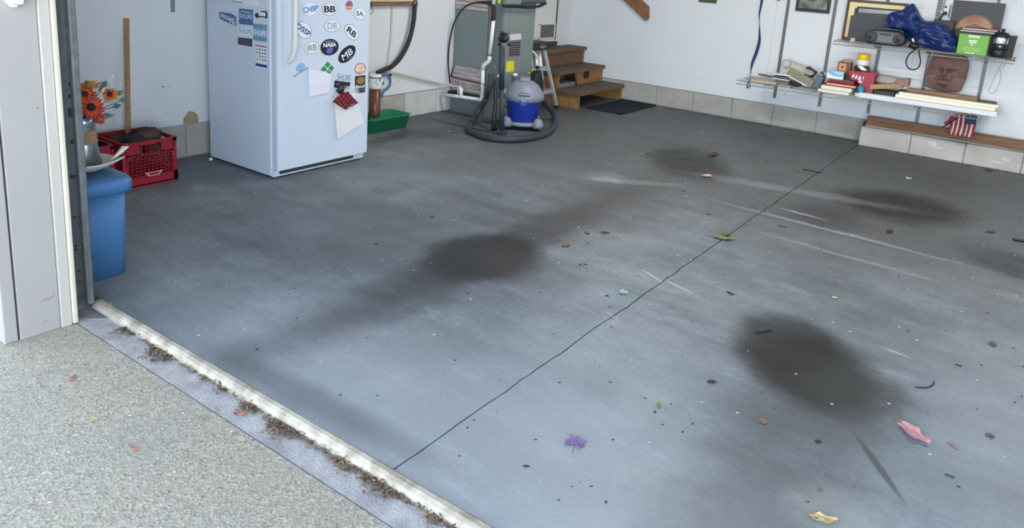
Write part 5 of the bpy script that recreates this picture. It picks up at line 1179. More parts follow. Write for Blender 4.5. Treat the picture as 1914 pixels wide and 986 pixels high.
build(MB().blob((-1.83, 7.05, .480), .032, (1.6, 1, .8), amp=.3, seed=9), 'dark_cloth', m_boot2, label='dark crumpled cloth under the tilted panel', cat='cloth', group=GP)
build(MB().tube(cat_curve([(-1.62, 7.1, .55), (-1.60, 7.08, .585), (-1.615, 7.08, .615), (-1.64, 7.09, .60)], 5), .012, 8), 'grey_clip', m_galv, label='curled grey metal clip between the pile and the carton', cat='clip', group=GP)
build(MB().obox((-1.655, 7.10, .52), (.07, .07, .11), Matrix.Rotation(.3, 3, 'Y')), 'grey_box', pale('blue_grey', (98, 110, 118), var=.2), label='blue-grey dented box end beside the flat boxes', cat='box', group=GP, bevel=.006)
P_ = [BW(1479, 165, 6.98), BW(1483, 161, 6.98)]; build(MB().blob(P_[0]+Vector((0, 0, .008)), .010, (1.3, 1, .6)), 'black_clip', m_black, label='tiny black clip on the front of the lower shelf', cat='clip', group=GP)

# ---- upper shelf
GU = 'things on the upper shelf'
# framed picture with pale mat and second frame before it
def frame(name, label, x0, x1, z0, z1, yf, th, bw, m_f, m_in, tilt=0, group='pictures on the back wall', matw=0, m_mat=None):
    t = thing(name, ((x0+x1)/2, yf, z0), label, 'picture frame', group)
    mb = MB()
    for a in ((x0, x1, z0, z0+bw), (x0, x1, z1-bw, z1), (x0, x0+bw, z0+bw, z1-bw), (x1-bw, x1, z0+bw, z1-bw)): mb.box(a[0], a[1], yf, yf+th, a[2], a[3])
    build(mb, 'frame', m_f, t, bevel=.002)
    build(MB().box(x0+bw, x1-bw, yf+th*.4, yf+th, z0+bw, z1-bw), 'mat_board' if matw else 'picture', m_mat if matw else m_in, t)
    if matw: build(MB().box(x0+bw+matw, x1-bw-matw, yf+th*.3, yf+th*.4, z0+bw+matw, z1-bw-matw), 'picture', m_in, t)
    return t
m_fb = mat('frame_dark_brown', (74, 42, 34), .45, var=.1, scale=10); m_ym = mat('mat_cream_yellow', (232, 216, 160), .7, var=.05, scale=60)
m_pic = mat('picture_grey_green', (84, 92, 82), .2, rgb2=(30, 32, 32), scale=5, spec=.8)
frame('framed_picture', 'large brown frame with a cream mat standing on the upper shelf', -1.575, -1.085, ZU+.002, 1.255, 7.345, .02, .022, m_fb, m_black, matw=.05, m_mat=m_ym)
frame('framed_picture', 'black framed small picture leaning inside the brown frame', -1.482, -1.130, ZU+.05, 1.198, 7.325, .015, .014, m_black, m_pic)
m_slate = mat('dark_slate', (56, 60, 64), .5, var=.08, scale=8)
t = thing('slate_panel', (-1.34, 7.30, SU), 'plain dark grey panel leaning in front of the framed pictures', 'panel', GU)
build(MB().prism([(-1.515, SU), (-1.14, SU), (-1.14, 1.155), (-1.492, 1.145), (-1.495, 1.115), (-1.515, 1.115)], 1, 7.295, 7.31), 'board', m_slate, t, bevel=.001)
build(MB().box(-1.445, -1.410, 7.09, 7.12, SU, .935), 'wood_block', pale('block_pale', (196, 172, 150)), label='tiny pale wooden block left of the radio', cat='block', group=GU, bevel=.002)
# radio
t = thing('radio', (-1.19, 7.15, SU), 'black and grey rounded portable radio on the upper shelf', 'radio', GU)
mb = MB().prism([(-1.335, .945), (-1.325, .915), (-1.29, SU+.002), (-1.06, SU+.002), (-1.025, .92), (-1.015, .96), (-1.035, 1.005), (-1.07, 1.025), (-1.28, 1.025), (-1.32, 1.0)], 1, 7.09, 7.21); build(mb, 'case', mat('radio_dark', (34, 40, 48), .35, var=.1, scale=12), t, bevel=.014, seg=3)
for x_, r_ in ((-1.288, .047), (-1.065, .044)):
    sp_ = build(MB().lathe([(r_, 0), (r_*.96, .006), (r_*.80, .004), (.012, .010), (.001, .012)], (0, 0, 0), 24).xf(Matrix.Translation((x_, 7.090, .962)) @ Matrix.Rotation(PI/2, 4, 'X')), 'speaker', m_black, t)
    build(MB().lathe([(.010, 0), (.001, .004)], (0, 0, 0), 12).xf(Matrix.Translation((x_, 7.080, .962)) @ Matrix.Rotation(PI/2, 4, 'X')), 'speaker_cap', m_galvd, t)
build(MB().box(-1.236, -1.115, 7.082, 7.092, .925, 1.010), 'control_panel', mat('radio_grey', (96, 100, 102), .4, var=.1, scale=20), t, bevel=.004)
build(MB().box(-1.22, -1.13, 7.079, 7.083, .985, 1.002), 'dial_window', m_black, t)
build(MB().tube(cat_curve([(-1.30, 7.15, 1.018), (-1.28, 7.15, 1.032), (-1.18, 7.15, 1.034), (-1.08, 7.15, 1.032), (-1.05, 7.15, 1.018)], 5), .006, 8), 'carry_handle', m_galvd, t)
# blue bag: folded tarpaulin
t = thing('blue_tarp_bag', (-.92, 7.14, SU), 'folded dark blue tarpaulin bag with white printed marks on the upper shelf', 'bag', GU)
prof = [(-1.215, 1.060), (-1.19, 1.165), (-1.10, 1.200), (-1.033, 1.262), (-.985, 1.215), (-.925, 1.135), (-.83, 1.130), (-.74, 1.085), (-.668, 1.020), (-.655, .96), (-.672, SU+.002), (-.80, SU+.002), (-.93, .925), (-1.0, .955), (-1.06, 1.035), (-1.14, 1.040)]
cv = cat_curve([(a_, 0, b_) for a_, b_ in prof+[prof[0]]], 4)[:-1]
bc = Vector((-.92, 0, 1.06)); rings = []
for (f, yo) in ((.02, -.072), (.18, -.071), (.34, -.069), (.5, -.063), (.65, -.054), (.78, -.043), (.9, -.026), (1.0, 0), (1.0, .05), (.6, .08), (.02, .09)):
    ring = []
    for p in cv:
        q = bc+(p-bc)*f; nz_ = abs(noise.noise(Vector((q.x*8+q.z*5, q.z*9-q.x*4, 2))))*-.07+abs(noise.noise(Vector((q.x*19-q.z*9, q.z*15, 5))))*-.03+.03
        ring.append((q.x, 7.165+yo+nz_*(1 if f < .99 else .3), q.z))
    rings.append(ring)
build(loft(MB(), rings, smooth=False), 'tarpaulin', mat('tarp_blue', (16, 44, 104), .42, var=.25, scale=7, bump=.5, bscale=16), t)
for (x_, z_, w_, a_) in ((-.905, 1.06, .05, 1.0), (-.86, 1.03, .06, -.5), (-.80, 1.0, .07, -.3), (-.72, .985, .05, -.05)):
    build(MB().obox((x_, 7.082, z_), (w_*.8, .003, .006), Matrix.Rotation(-a_, 3, 'Y')), 'printed_mark', mat('mark_paleblue', (62, 84, 136), .5), t)
t = thing('clear_wrap', (-.97, 7.30, 1.09), 'crinkled clear plastic wrap with painted glints above the blue bag', 'wrap', GU)
build(MB().add([(-1.0, 7.2, 1.20), (-.90, 7.25, 1.235), (-.86, 7.22, 1.19), (-.89, 7.24, 1.13), (-.95, 7.18, 1.14)], [(0, 1, 2, 3, 4)]).add([(-1.0, 7.22, 1.23), (-.86, 7.25, 1.225), (-.92, 7.2, 1.15)], [(0, 1, 2)]), 'film', m_pl, t)
for (a_, b_) in (((-.985, 7.195, 1.225), (-.915, 7.195, 1.175)), ((-.945, 7.195, 1.17), (-.905, 7.195, 1.145))):
    build(MB().bar(a_, b_, .012, .002), 'painted_glint', mat('glint_white', (236, 236, 236), .1), t)  # white bars paint glints onto the clear film
# black flat box behind the bag
build(MB().box(-.86, -.71, 7.285, 7.33, SU, 1.145), 'black_case', m_black, label='black flat case standing behind the blue bag', cat='case', group=GU, bevel=.004)
# charger / flashlight and its hanging cord
t = thing('charger', (-.945, 7.09, SU), 'small black charger with a silver tip at the shelf front', 'charger', GU)
build(MB().blob((-.945, 7.075, .925), .036, (1.1, .8, .75), amp=.25, seed=12), 'charger_body', m_black, t)
build(MB().tube([(-.965, 7.06, .985), (-.950, 7.06, .955)], .010, 10), 'silver_tip', m_chrome, t)
P_ = [BW(1712, 92, 7.06), BW(1700, 101, 7.06), BW(1693.5, 115, 7.06), BW(1697, 126, 7.06), BW(1706, 130, 7.06), BW(1716, 127, 7.06), BW(1720.5, 115, 7.06), BW(1718, 100, 7.06), BW(1717, 92, 7.06)]
build(MB().tube(cat_curve(P_, 6), .0055, 8), 'power_cord', m_black, label='black cord hanging in a drop-shaped loop under the upper shelf', cat='cord')
# green box with papers on top
t = thing('green_carton', (-.53, 7.17, SU), 'bright green carton with white print on the upper shelf', 'carton', GU)
gx0, gx1 = -.640, -.430
build(MB().box(gx0, gx1, 7.10, 7.28, SU, 1.062), 'carton_box', mat('carton_green', (108, 168, 62), .5, var=.05, scale=10), t, bevel=.003)
mb = MB()
build(MB().box(-.575, -.495, 7.098, 7.1005, 1.035, 1.056), 'pale_seal', pale('seal_pale', (198, 212, 160)), t)
build(MB().box(-.568, -.508, 7.098, 7.1005, 1.006, 1.016).box(-.562, -.512, 7.098, 7.1005, .992, 1.001), 'title_print', c_w, t)
build(MB().box(-.600, -.475, 7.0985, 7.1005, .954, .957).box(-.605, -.468, 7.0985, 7.1005, .941, .944).box(-.59, -.48, 7.0985, 7.1005, .930, .9325), 'text_line', pale('print_pale', (176, 214, 140)), t)
build(MB().box(-.575, -.565, 7.0985, 7.1005, .908, .918).box(-.558, -.548, 7.0985, 7.1005, .908, .918).box(-.540, -.515, 7.0985, 7.1005, .910, .916), 'small_logos', c_w, t)
build(MB().box(-.548, -.536, 7.0985, 7.1005, .970, .985), 'symbol', c_w, t)
build(MB().box(-.690, -.645, 7.262, 7.325, SU, 1.085), 'dark_box', m_black, label='narrow black box left of the green carton', cat='box', group=GU, bevel=.004)
zz = 1.0635
for k, (c_, th, dx, ro) in enumerate((((46, 44, 48), .016, .01, .0), ((190, 182, 176), .010, .02, .05), ((70, 60, 62), .007, .00, -.04), ((206, 200, 196), .008, .03, .09), ((150, 96, 84), .006, .04, .03))):
    mb = MB().obox((-.545+dx, 7.18, zz+th/2), (.235, .17, th), ro); zz += th+.0004
    build(mb, 'magazine', pale('mag%d' % k, c_), label=('black flat folder directly on the green carton', 'pale grey magazine second from the bottom of the pile', 'dark thin magazine in the middle of the pile', 'off-white magazine under the topmost one', 'reddish brown thin magazine near the top of the pile')[k], cat='magazine', group='magazines on the green carton', bevel=.001)
build(MB().add([(-.64, 7.11, zz+.004), (-.545, 7.10, zz+.034), (-.44, 7.12, zz+.004), (-.45, 7.26, zz+.006), (-.55, 7.26, zz+.020), (-.63, 7.25, zz+.004)], [(0, 1, 4, 5), (1, 2, 3, 4)]), 'folded_sheet', c_w, label='white folded sheet tented on top of the magazine pile', cat='paper', solid=.0015)
# dark picture with a brown arch
t = thing('arch_picture', (-.565, 7.34, SU), 'black picture panel with a glowing brown arch shape on the upper shelf', 'picture', 'pictures on the back wall')
build(MB().box(-.750, -.382, 7.335, 7.35, SU, 1.315), 'panel', mat('panel_black', (38, 36, 38), .45, var=.1, scale=10), t, bevel=.002)
cxa, cza = -.565, 1.085
build(MB().prism([(cxa+.138*math.cos(PI*k/18), cza+.125*math.sin(PI*k/18)) for k in range(19)], 1, 7.332, 7.336), 'arch', mat('arch_copper', (204, 150, 108), .5, rgb2=(128, 78, 54), scale=5), t)
build(MB().prism([(cxa+.138*math.cos(PI*k/18), cza+.125*math.sin(PI*k/18)) for k in range(19)]+[(cxa+.128*math.cos(PI*k/18), cza+.112*math.sin(PI*k/18)) for k in range(18, -1, -1)], 1, 7.330, 7.333), 'arch_rim', mat('arch_dark', (110, 82, 60), .5), t)
# lantern
t = thing('camping_lantern', (-.352, 7.13, SU), 'black camping lantern with silver band at the end of the upper shelf', 'lantern', GU)
build(MB().lathe([(.050, 0), (.056, .006), (.056, .055), (.044, .068)], (-.352, 7.13, SU), 24), 'base', m_black, t)
build(MB().lathe([(.044, .066), (.045, .068), (.045, .108), (.042, .112)], (-.352, 7.13, SU), 24), 'globe', mat('lantern_glass', (36, 44, 54), .1, spec=1), t)
build(MB().lathe([(.048, .108), (.049, .110), (.049, .158), (.044, .162)], (-.352, 7.13, SU), 24), 'silver_band', m_chrome, t)
build(MB().lathe([(.060, .160), (.060, .172), (.040, .192), (.012, .198), (.012, .212), (.016, .214), (.014, .222), (.001, .223)], (-.352, 7.13, SU), 24), 'top_cap', m_black, t)
for k in range(4): a_ = PI/4+PI/2*k; build(MB().tube([(-.352+.050*math.cos(a_), 7.13+.050*math.sin(a_), SU+.05), (-.352+.052*math.cos(a_), 7.13+.052*math.sin(a_), SU+.165)], .004, 6), 'cage_post', m_black, t)
t = thing('side_case', (-.285, 7.2, SU), 'dark narrow case with rough edge right of the lantern', 'case', GU)
build(MB().hexa([(-.305, 7.17, SU), (-.262, 7.17, SU), (-.262, 7.30, SU), (-.305, 7.30, SU), (-.312, 7.17, 1.07), (-.255, 7.17, 1.075), (-.255, 7.30, 1.075), (-.312, 7.30, 1.07)]), 'case_shell', pale('dark_brown_case', (56, 44, 40), var=.4, scale=20), t, bevel=.005)
build(MB().box(-.320, -.308, 7.165, 7.175, SU+.02, 1.05), 'zip', m_galvd, t)
# white hanging wire loop
P_ = [BW(1880, 112, 7.08), BW(1876, 124, 7.08), BW(1868, 130, 7.08), BW(1860, 142, 7.08), BW(1853, 158, 7.08), BW(1848, 170, 7.08), BW(1852, 175, 7.08), BW(1860, 172, 7.08), BW(1866, 160, 7.08), BW(1871, 145, 7.08), BW(1870, 132, 7.08), BW(1866, 127, 7.08), BW(1875, 118, 7.08)]
build(MB().tube(cat_curve(P_, 5), .0022, 6), 'string_loop', mat('grey_string', (150, 150, 148), .7), label='thin pale string loop hanging from the right end of the upper shelf', cat='string')
P_ = [BW(1878, 110, 7.08), BW(1888, 112, 7.06), BW(1898, 114, 7.06)]; build(MB().tube(P_, .004, 6), 'black_wire_end', m_black, label='short black wire end poking right off the upper shelf', cat='wire')
# wall outlet plate with plug
t = thing('wall_outlet', (-.80, YB-.01, 1.175), 'white wall outlet with black plug between the blue bag and arch picture', 'outlet')
build(MB().box(-.838, -.768, YB-.014, YB-.0065, 1.165, 1.275), 'plate', m_wall, t, bevel=.002)
build(MB().box(-.775, -.768, YB-.016, YB-.013, 1.17, 1.27), 'dark_edge', m_black, t)
build(MB().tube(cat_curve([(-.80, YB-.02, 1.20), (-.81, YB-.05, 1.19), (-.83, YB-.05, 1.15), (-.845, YB-.05, 1.11)], 5), .006, 8), 'plug_cord', m_black, t)
build(MB().box(-.818, -.784, YB-.04, YB-.014, 1.185, 1.215), 'plug', m_black, t, bevel=.004)
for z_ in (1.19, 1.245): build(MB().box(-.812, -.795, YB-.0155, YB-.0135, z_, z_+.014), 'socket', m_gap, t)
# added glint tube on the fourth standard
cx4 = SXs[3][0]; build(MB().tube([(cx4+.028, YB-.03, ZU+.15), (cx4+.028, YB-.03, 1.9)], .013, 12).tube([(cx4+.028, YB-.03, 1.10), (cx4+.028, YB-.03, 1.115)], .017, 12).tube([(cx4+.028, YB-.03, 1.20), (cx4+.028, YB-.03, 1.215)], .017, 12), 'rail_glint_tube', m_chrome, label='bright ringed tube standing in for a reflection on the fourth shelf rail', cat='rail_glint_tube')  # added to stand in for the bright reflection on that rail
# black framed picture hung at top left of shelves
a = BW(1484, 18, YB-.03); b = BW(1549, 27, YB-.03)
m_photo = mat('photo_dark', (150, 146, 132), .25, rgb2=(34, 40, 38), scale=14, spec=.8)
t = thing('hung_picture', ((a.x+b.x)/2, YB-.02, a.z), 'black framed picture hung at the top edge between two shelf rails', 'picture frame', 'pictures on the back wall')
x0, x1, z0 = a.x+.010, b.x, a.z-.008; mb = MB()
for q in ((x0, x1, z0, z0+.03), (x0, x0+.025, z0+.03, z0+.27), (x1-.028, x1, z0+.03, z0+.27), (x0, x1, z0+.27, z0+.30)): mb.box(q[0], q[1], YB-.028, YB-.008, q[2], q[3])
build(mb, 'frame', m_black, t, bevel=.002)
build(MB().box(x0+.02, x1-.02, YB-.018, YB-.008, z0+.028, z0+.275), 'picture', m_photo, t)
# corner of another upper shelf at the top right edge
p = BW(1866, -2, 7.3); build(MB().prism([(YB-.01, p.z-.01), (7.18, p.z+.055), (7.18, p.z+.065), (YB-.01, p.z+.065)], 0, p.x-.002, p.x+.008), 'shelf_bracket', m_steelwire, label='grey sloping shelf bracket at the top edge above the lantern', cat='bracket')
# scratches and nails in the back wall
for (px, py, r_) in ((1467, 176, .007), (1534, 93, .006), (1308, 146, .006)): p = BW(px, py, YB-.0065); build(MB().tube([p, p+Vector((0, -.006, 0))], r_*.6, 8), 'nail_hole', m_gap if px != 1534 else m_galv, wbk)
# ---- small flag
t = thing('small_flag', (-.50, 7.12, .236), 'small striped flag with dark blue corner hanging under the lower shelf', 'flag')
m_fr_ = mat('flag_red', (150, 44, 54), .8, var=.15, scale=20); m_fw = mat('flag_white', (214, 200, 194), .8, var=.08, scale=20); m_fn = mat('flag_navy', (40, 50, 84), .8, var=.2, scale=30)
n_s = 11; xL, xR = -.588, -.408
def fpt(u, v):     # u across 0..1, v down 0..1
    x = xL+(xR-xL)*u; top_ = .395+.048*u; z = top_+(.238-top_)*v
    return (x+.006*math.sin(v*3), 7.13+.010*math.sin(u*14)*(.4+v)+.006*math.sin(u*31), z)
for k in range(n_s):
    mb = MB(); m_ = 2; vs = []; V0 = .43 if k >= 6 else 0
    for j in range(9):
        v = V0+(1-V0)*j/8
        for i in range(m_+1): vs.append(fpt((k+i/m_)/n_s, v))
    mb.add(vs, [(j*(m_+1)+i, j*(m_+1)+i+1, (j+1)*(m_+1)+i+1, (j+1)*(m_+1)+i) for j in range(8) for i in range(m_)], True)
    build(mb, 'stripe', m_fr_ if k % 2 == 0 else m_fw, t, solid=.0012)
mb = MB(); vs = []
for j in range(6):
    for i in range(9):
        p = fpt((6+(n_s-6)*i/8)/n_s, .43*j/5); vs.append((p[0], p[1]-.001, p[2]))
mb.add(vs, [(j*9+i, j*9+i+1, (j+1)*9+i+1, (j+1)*9+i) for j in range(5) for i in range(8)], True); cn = build(mb, 'canton', m_fn, t, solid=.0012)
mb = MB()
for j in range(4):
    for i in range(5):
        p = fpt((6.4+(n_s-6.8)*(i+.5*(j % 2))/5)/n_s, .05+.1*j); c = Vector((p[0], p[1]-.0022, p[2]))
        mb.add([c+Vector((.0042*(1 if k % 2 == 0 else .42)*math.sin(k*PI/5), -.0004, .0042*(1 if k % 2 == 0 else .42)*math.cos(k*PI/5))) for k in range(10)], [tuple(range(10))])
build(mb, 'stars', m_fw, cn)
fold = MB().add([fpt(0, .0), (-.598, 7.12, .352), (-.625, 7.11, .335), (-.612, 7.11, .300), fpt(0, .42), fpt(.3, .15)], [(0, 1, 2, 3), (0, 3, 4, 5)])
build(fold, 'folded_corner', m_fr_, t, solid=.0015)
build(MB().tube([BW(1762, 238, 7.11), BW(1800, 214, 7.13), BW(1826, 199, 7.14)], .004, 8), 'flag_stick', m_black, t)

# ------------------------------------------------------------------ LEAVES, TWIGS, LITTER
def leafm(c, v=.25): return mat('leaf_%d_%d_%d' % c, c, .75, var=v, scale=40, bump=.3)
def maple(seed, lobes=7, cut=.62):
    rnd = random.Random(seed); pts = []
    for k in range(lobes*2):
        a = PI*.5+(k-lobes+.5)*PI*1.75/(lobes*2); r = 1*rnd.uniform(.85, 1.1) if k % 2 == 0 else cut*rnd.uniform(.85, 1.15)
        pts.append((r*math.cos(a), r*math.sin(a)))
    return [(.0, -.15)]+pts
def leaf(px, py, wpx, col, label, kind='oval', curl=.3, rot=None, z=0, asp=.5, cat='leaf', name=None):
    c = FL(px, py, z); e_ = FL(px+wpx/2, py, z); R = (e_-c).length; rnd = random.Random(px*7+py)
    rot = rnd.uniform(0, 6.28) if rot is None else rot
    if kind == 'lobed': ol_ = [(math.cos(a)*(1+.18*math.sin(5*a+1)), .46*math.sin(a)*(1+.30*math.sin(4*a))) for a in [2*PI*k/18 for k in range(18)]]
    elif kind == 'maple': ol_ = maple(px)
    elif kind == 'scrap': ol_ = [(math.cos(2*PI*k/9)*rnd.uniform(.5, 1.1), math.sin(2*PI*k/9)*rnd.uniform(.5, 1.1)) for k in range(9)]
    else: ol_ = [(math.cos(a), asp*math.sin(a)*(1-.25*math.cos(a))) for a in [2*PI*k/12 for k in range(12)]]
    mb = MB(); vs = [Vector((c.x, c.y, z+.0025+R*curl*.15))]
    n = len(ol_); ring1 = []; ring2 = []
    for (u, v) in ol_:
        for f, L in ((.5, ring1), (1, ring2)):
            a, b = u*f*R, v*f*R; x = a*math.cos(rot)-b*math.sin(rot); y = a*math.sin(rot)+b*math.cos(rot)
            h = .0015+R*curl*(abs(v)*f)**1.5*rnd.uniform(.4, 1)+R*curl*.3*(u*f)**2*rnd.uniform(.3, 1); L.append(Vector((c.x+x, c.y+y, z+h)))
    vs += ring1+ring2
    fs = [(0, 1+k, 1+(k+1) % n) for k in range(n)]+[(1+k, 1+n+k, 1+n+(k+1) % n, 1+(k+1) % n) for k in range(n)]
    mb.add(vs, fs, False)
    if kind in ('maple', 'lobed') or kind == 'oval' and R > .012:
        t = thing(name or 'fallen_leaf', (c.x, c.y, z), label, cat, 'fallen leaves')
        build(mb, 'blade', leafm(col), t, solid=.0006)
        s0 = Vector((c.x-math.cos(rot+PI/2*(kind == 'maple'))*R*.3, c.y-math.sin(rot+PI/2*(kind == 'maple'))*R*.3, z+.003)); d = Vector((-math.cos(rot+PI/2*(kind == 'maple')), -math.sin(rot+PI/2*(kind == 'maple')), 0))
        build(MB().tube([s0, s0+d*R*.6+Vector((0, 0, .002)), s0+d*R*1.2], .0009, 5), 'stem', leafm(tuple(int(v*.55) for v in col)), t)
        return t
    return build(mb, name or 'fallen_leaf', leafm(col), label=label, cat=cat, group='fallen leaves' if cat == 'leaf' else 'litter on the floor', solid=.0006)
leaf(1706, 812, 62, (206, 150, 152), 'large pale pink curled leaf on the right of the floor', 'lobed', .8, rot=-.65)
leaf(1784, 835, 18, (190, 132, 138), 'small pinkish leaf right of the large pink one', 'oval', .5)
leaf(1850, 815, 18, (112, 92, 120), 'small violet leaf near the right edge', 'maple', .3)
leaf(1075, 828, 46, (140, 112, 160), 'purple maple leaf lying flat near the long floor joint', 'maple', .25, rot=.4)
leaf(1165, 547, 22, (176, 206, 190), 'pale green paper scrap left of the floor joint', 'scrap', .5, cat='scrap', name='paper_scrap')
leaf(881, 560, 11, (190, 160, 140), 'tiny tan chip below the round stain', 'scrap', .6, cat='chip', name='bark_chip')
leaf(1059, 459, 19, (150, 102, 66), 'orange-brown leaf right of the round stain', 'oval', .6, asp=.7)
leaf(1132, 435, 15, (104, 62, 52), 'small reddish brown leaf above the orange-brown one', 'oval', .5)
leaf(1097, 435, 16, (82, 88, 62), 'flat olive leaf left of the small reddish brown one', 'oval', .2)
leaf(1352, 446, 36, (132, 126, 84), 'olive and brown dead leaf lying across the floor joint', 'lobed', .6, rot=.4)
leaf(1357, 438, 22, (98, 112, 52), 'green curled leaf on top of the olive one on the joint', 'oval', .8, z=.006)
leaf(1321, 330, 19, (204, 150, 120), 'orange and tan leaf below the upper dark stain', 'oval', .6, asp=.7)
leaf(1334, 290, 30, (74, 52, 46), 'dark brown shrivelled leaf above the tan one', 'lobed', .6)
leaf(1464, 422, 15, (140, 98, 72), 'round brown leaf right of the floor joint', 'oval', .3, asp=.8)
leaf(1561, 557, 11, (214, 214, 160), 'tiny pale yellow chip above the big dark stain', 'scrap', .6, cat='chip', name='bark_chip')
leaf(1427, 788, 16, (160, 124, 82), 'round tan leaf under the big dark stain', 'oval', .25, asp=.85)
leaf(1231, 757, 18, (150, 158, 66), 'yellow-green narrow leaf in the middle foreground', 'oval', .3, asp=.4)
leaf(1538, 971, 46, (214, 186, 132), 'yellow and tan curled leaf at the bottom edge', 'lobed', .7, rot=.5)
leaf(1532, 914, 11, (150, 104, 108), 'small reddish fleck above the yellow leaf', 'scrap', .3, cat='chip', name='bark_chip')
leaf(1529, 826, 13, (56, 46, 54), 'small dark triangular leaf scrap below the stain', 'scrap', .4, cat='chip', name='bark_chip')
leaf(1329, 714, 16, (66, 56, 52), 'dark pointed leaf left of the big dark stain', 'oval', .5, asp=.6)
leaf(1366, 549, 15, (52, 56, 52), 'dark pointed leaf above left of the big dark stain', 'oval', .5, asp=.5)
leaf(1855, 643, 20, (86, 92, 68), 'olive leaf near the right edge of the floor', 'oval', .3, asp=.6)
leaf(1663, 433, 20, (32, 34, 36), 'black curled leaf right of the joint near the pale streaks', 'oval', .4, asp=.5)
leaf(1850, 434, 15, (48, 54, 50), 'dark green leaf left of the black scrap at the right edge', 'oval', .4)
leaf(808, 406, 13, (92, 92, 62), 'olive leaf above left of the round stain', 'oval', .3)
leaf(838, 247, 22, (140, 112, 96), 'flat tan leaf between the green tub and the vacuum', 'oval', .2)
leaf(1006, 261, 11, (212, 184, 160), 'pale tan chip at the vacuum hose', 'scrap', .8, cat='chip', name='bark_chip')
leaf(703, 456, 9, (110, 76, 70), 'small red-brown chip in front of the refrigerator', 'scrap', .4, cat='chip', name='bark_chip')
leaf(1210, 288, 8, (60, 60, 58), 'small dark chip left of the upper stain', 'scrap', .4, cat='chip', name='bark_chip')
leaf(1700, 334, 14, (190, 192, 190), 'small pale paper flake near the right block footing', 'scrap', .3, cat='scrap', name='paper_scrap')
leaf(1848, 318, 22, (104, 70, 60), 'reddish brown leaf against the right block footing', 'oval', .5)
leaf(1165, 184, 10, (160, 164, 166), 'pale fleck on the dark door mat', 'scrap', .3, cat='scrap', name='paper_scrap', z=.012)
for (px, py, w_, c_, lb, k_) in ((135, 708, 20, (190, 128, 112), 'pinkish leaf on the driveway near the white jamb', 'oval'), (174, 785, 18, (206, 176, 132), 'tan curled leaf on the driveway at left', 'scrap'), (253, 838, 20, (204, 140, 112), 'orange leaf on the driveway, lowest of those there', 'oval'), (451, 773, 22, (196, 146, 118), 'tan leaf on the driveway beside the apron seam', 'oval'), (381, 783, 11, (176, 132, 116), 'tiny brown leaf on the driveway left of the tan one', 'oval'), (455, 732, 26, (206, 158, 128), 'pale orange leaf on the litter at the threshold', 'oval'), (773, 933, 20, (206, 190, 140), 'yellowish leaf on the apron strip near the bottom', 'maple'), (690, 868, 22, (122, 72, 62), 'dark red leaf in the litter at the joint end', 'oval'), (290, 630, 16, (150, 96, 70), 'brown leaf in the litter by the jamb', 'oval'), (96, 598, 14, (140, 116, 84), 'dry tan leaf at the foot of the white jamb', 'scrap'), (113, 603, 14, (184, 140, 110), 'flat orange leaf at the foot of the white jamb', 'oval')):
    leaf(px, py, w_, c_, lb, k_, .35, z=DZ+.001)
def twig(pts, r, label, m=m_boot):
    build(MB().tube(cat_curve([FL(a_, b_, r+.001) for a_, b_ in pts], 5), r, 6), 'twig', m, label=label, cat='twig', group='twigs on the floor')
m_tw = mat('twig_dark', (46, 42, 40), .8, var=.2, scale=30)
twig([(1710, 722), (1730, 724), (1743, 719), (1746, 712)], .0022, 'thin hooked dark twig right of the big dark stain', m_tw)
twig([(1412, 620), (1428, 618), (1441, 616)], .004, 'short dark twig on the big dark stain', m_tw)
twig([(1766, 885), (1784, 892)], .0022, 'short dark twig right of the faint dark streak', m_tw)
twig([(1893, 446), (1904, 448), (1916, 450)], .008, 'black elongated scrap at the right edge of the floor', m_black)
twig([(1500, 316), (1523, 320), (1535, 324)], .004, 'dark twig crossing the floor joint near the far footing', m_tw)
twig([(1786, 680), (1798, 684)], .0025, 'tiny dark twig right of the stain, above the hooked twig', m_tw)
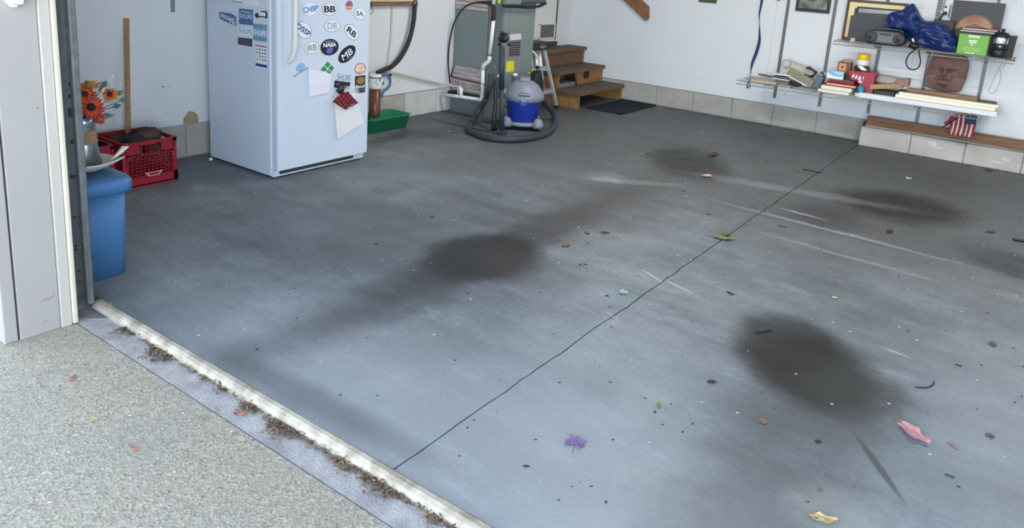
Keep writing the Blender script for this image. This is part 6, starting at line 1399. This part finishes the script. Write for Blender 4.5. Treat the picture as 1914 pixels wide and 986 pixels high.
# grit strewn over the slab
rnd = random.Random(21); mb = MB(); m_grit = mat('grit', (58, 56, 54), .9, var=.3, scale=50)
for k in range(330):
    x = rnd.uniform(-4.2, 1.2); y = 1.5+5.6*rnd.random()**1.2; r = rnd.uniform(.0014, .0045)*(1+.12*y)
    if x < -2.9 and y < 2.9 or x < -3.2: x += 2.2
    if k % 9 == 0: r *= 1.7
    a = rnd.uniform(0, 3.1); n = 5
    vs = [(x+r*1.4*math.cos(a)*math.cos(2*PI*i/n)-r*.7*math.sin(a)*math.sin(2*PI*i/n), y+r*1.4*math.sin(a)*math.cos(2*PI*i/n)+r*.7*math.cos(a)*math.sin(2*PI*i/n), .0004) for i in range(n)]+[(x, y, r*.6)]
    mb.add(vs, [(i, (i+1) % n, n) for i in range(n)])
for k in range(260):    # more along the back footing
    x = rnd.uniform(-3.3, .9); y = (YB if x < -1.25 else YR)-abs(rnd.gauss(0, .035))-.006; r = rnd.uniform(.003, .008)
    n = 5; a = rnd.uniform(0, 3.1); vs = [(x+r*math.cos(a+2*PI*i/n)*1.5, y+r*math.sin(a+2*PI*i/n), .0004) for i in range(n)]+[(x, y, r*.5)]
    mb.add(vs, [(i, (i+1) % n, n) for i in range(n)])
build(mb, 'floor_grit', m_grit, label='dark grit and specks strewn over the concrete floor', cat='grit', kind='stuff')
# leaf litter along the threshold
rnd = random.Random(5); mb = MB()
cols = [(122, 104, 82), (150, 128, 98), (84, 72, 56), (168, 134, 98), (136, 124, 106), (128, 84, 66)]
for k in range(5200):
    x = rnd.uniform(-2.60, -.80); cl_ = noise.noise(Vector((x*7.5, 0, 3)))+.4*noise.noise(Vector((x*21, 0, 8))); dens = .12+.88*max(0, min(1, cl_*2.0+.35))
    if rnd.random() > dens: continue
    spread = .006+.034*max(0, cl_+.25)
    y = 1.315+(x+2)*.004-abs(rnd.gauss(0, spread)); z = DZ+.001+max(0, rnd.gauss(0, .006))*max(0, 1-(1.315-y)/.05)
    L = rnd.uniform(.003, .013); w_ = rnd.uniform(.0008, .0035); a = rnd.uniform(0, PI); ti = rnd.uniform(-.3, .3)
    d = Vector((math.cos(a), math.sin(a), ti))*L; s_ = Vector((-math.sin(a), math.cos(a), 0))*w_; c = Vector((x, y, z+abs(ti)*L+.001))
    mb.mi(rnd.randrange(6)).add([c-d, c+s_, c+d, c-s_+Vector((0, 0, .001))], [(0, 1, 2, 3)])
build(mb, 'leaf_litter', [leafm(c) for c in cols], label='strip of brown leaf litter caught along the white threshold lip', cat='litter', kind='stuff')
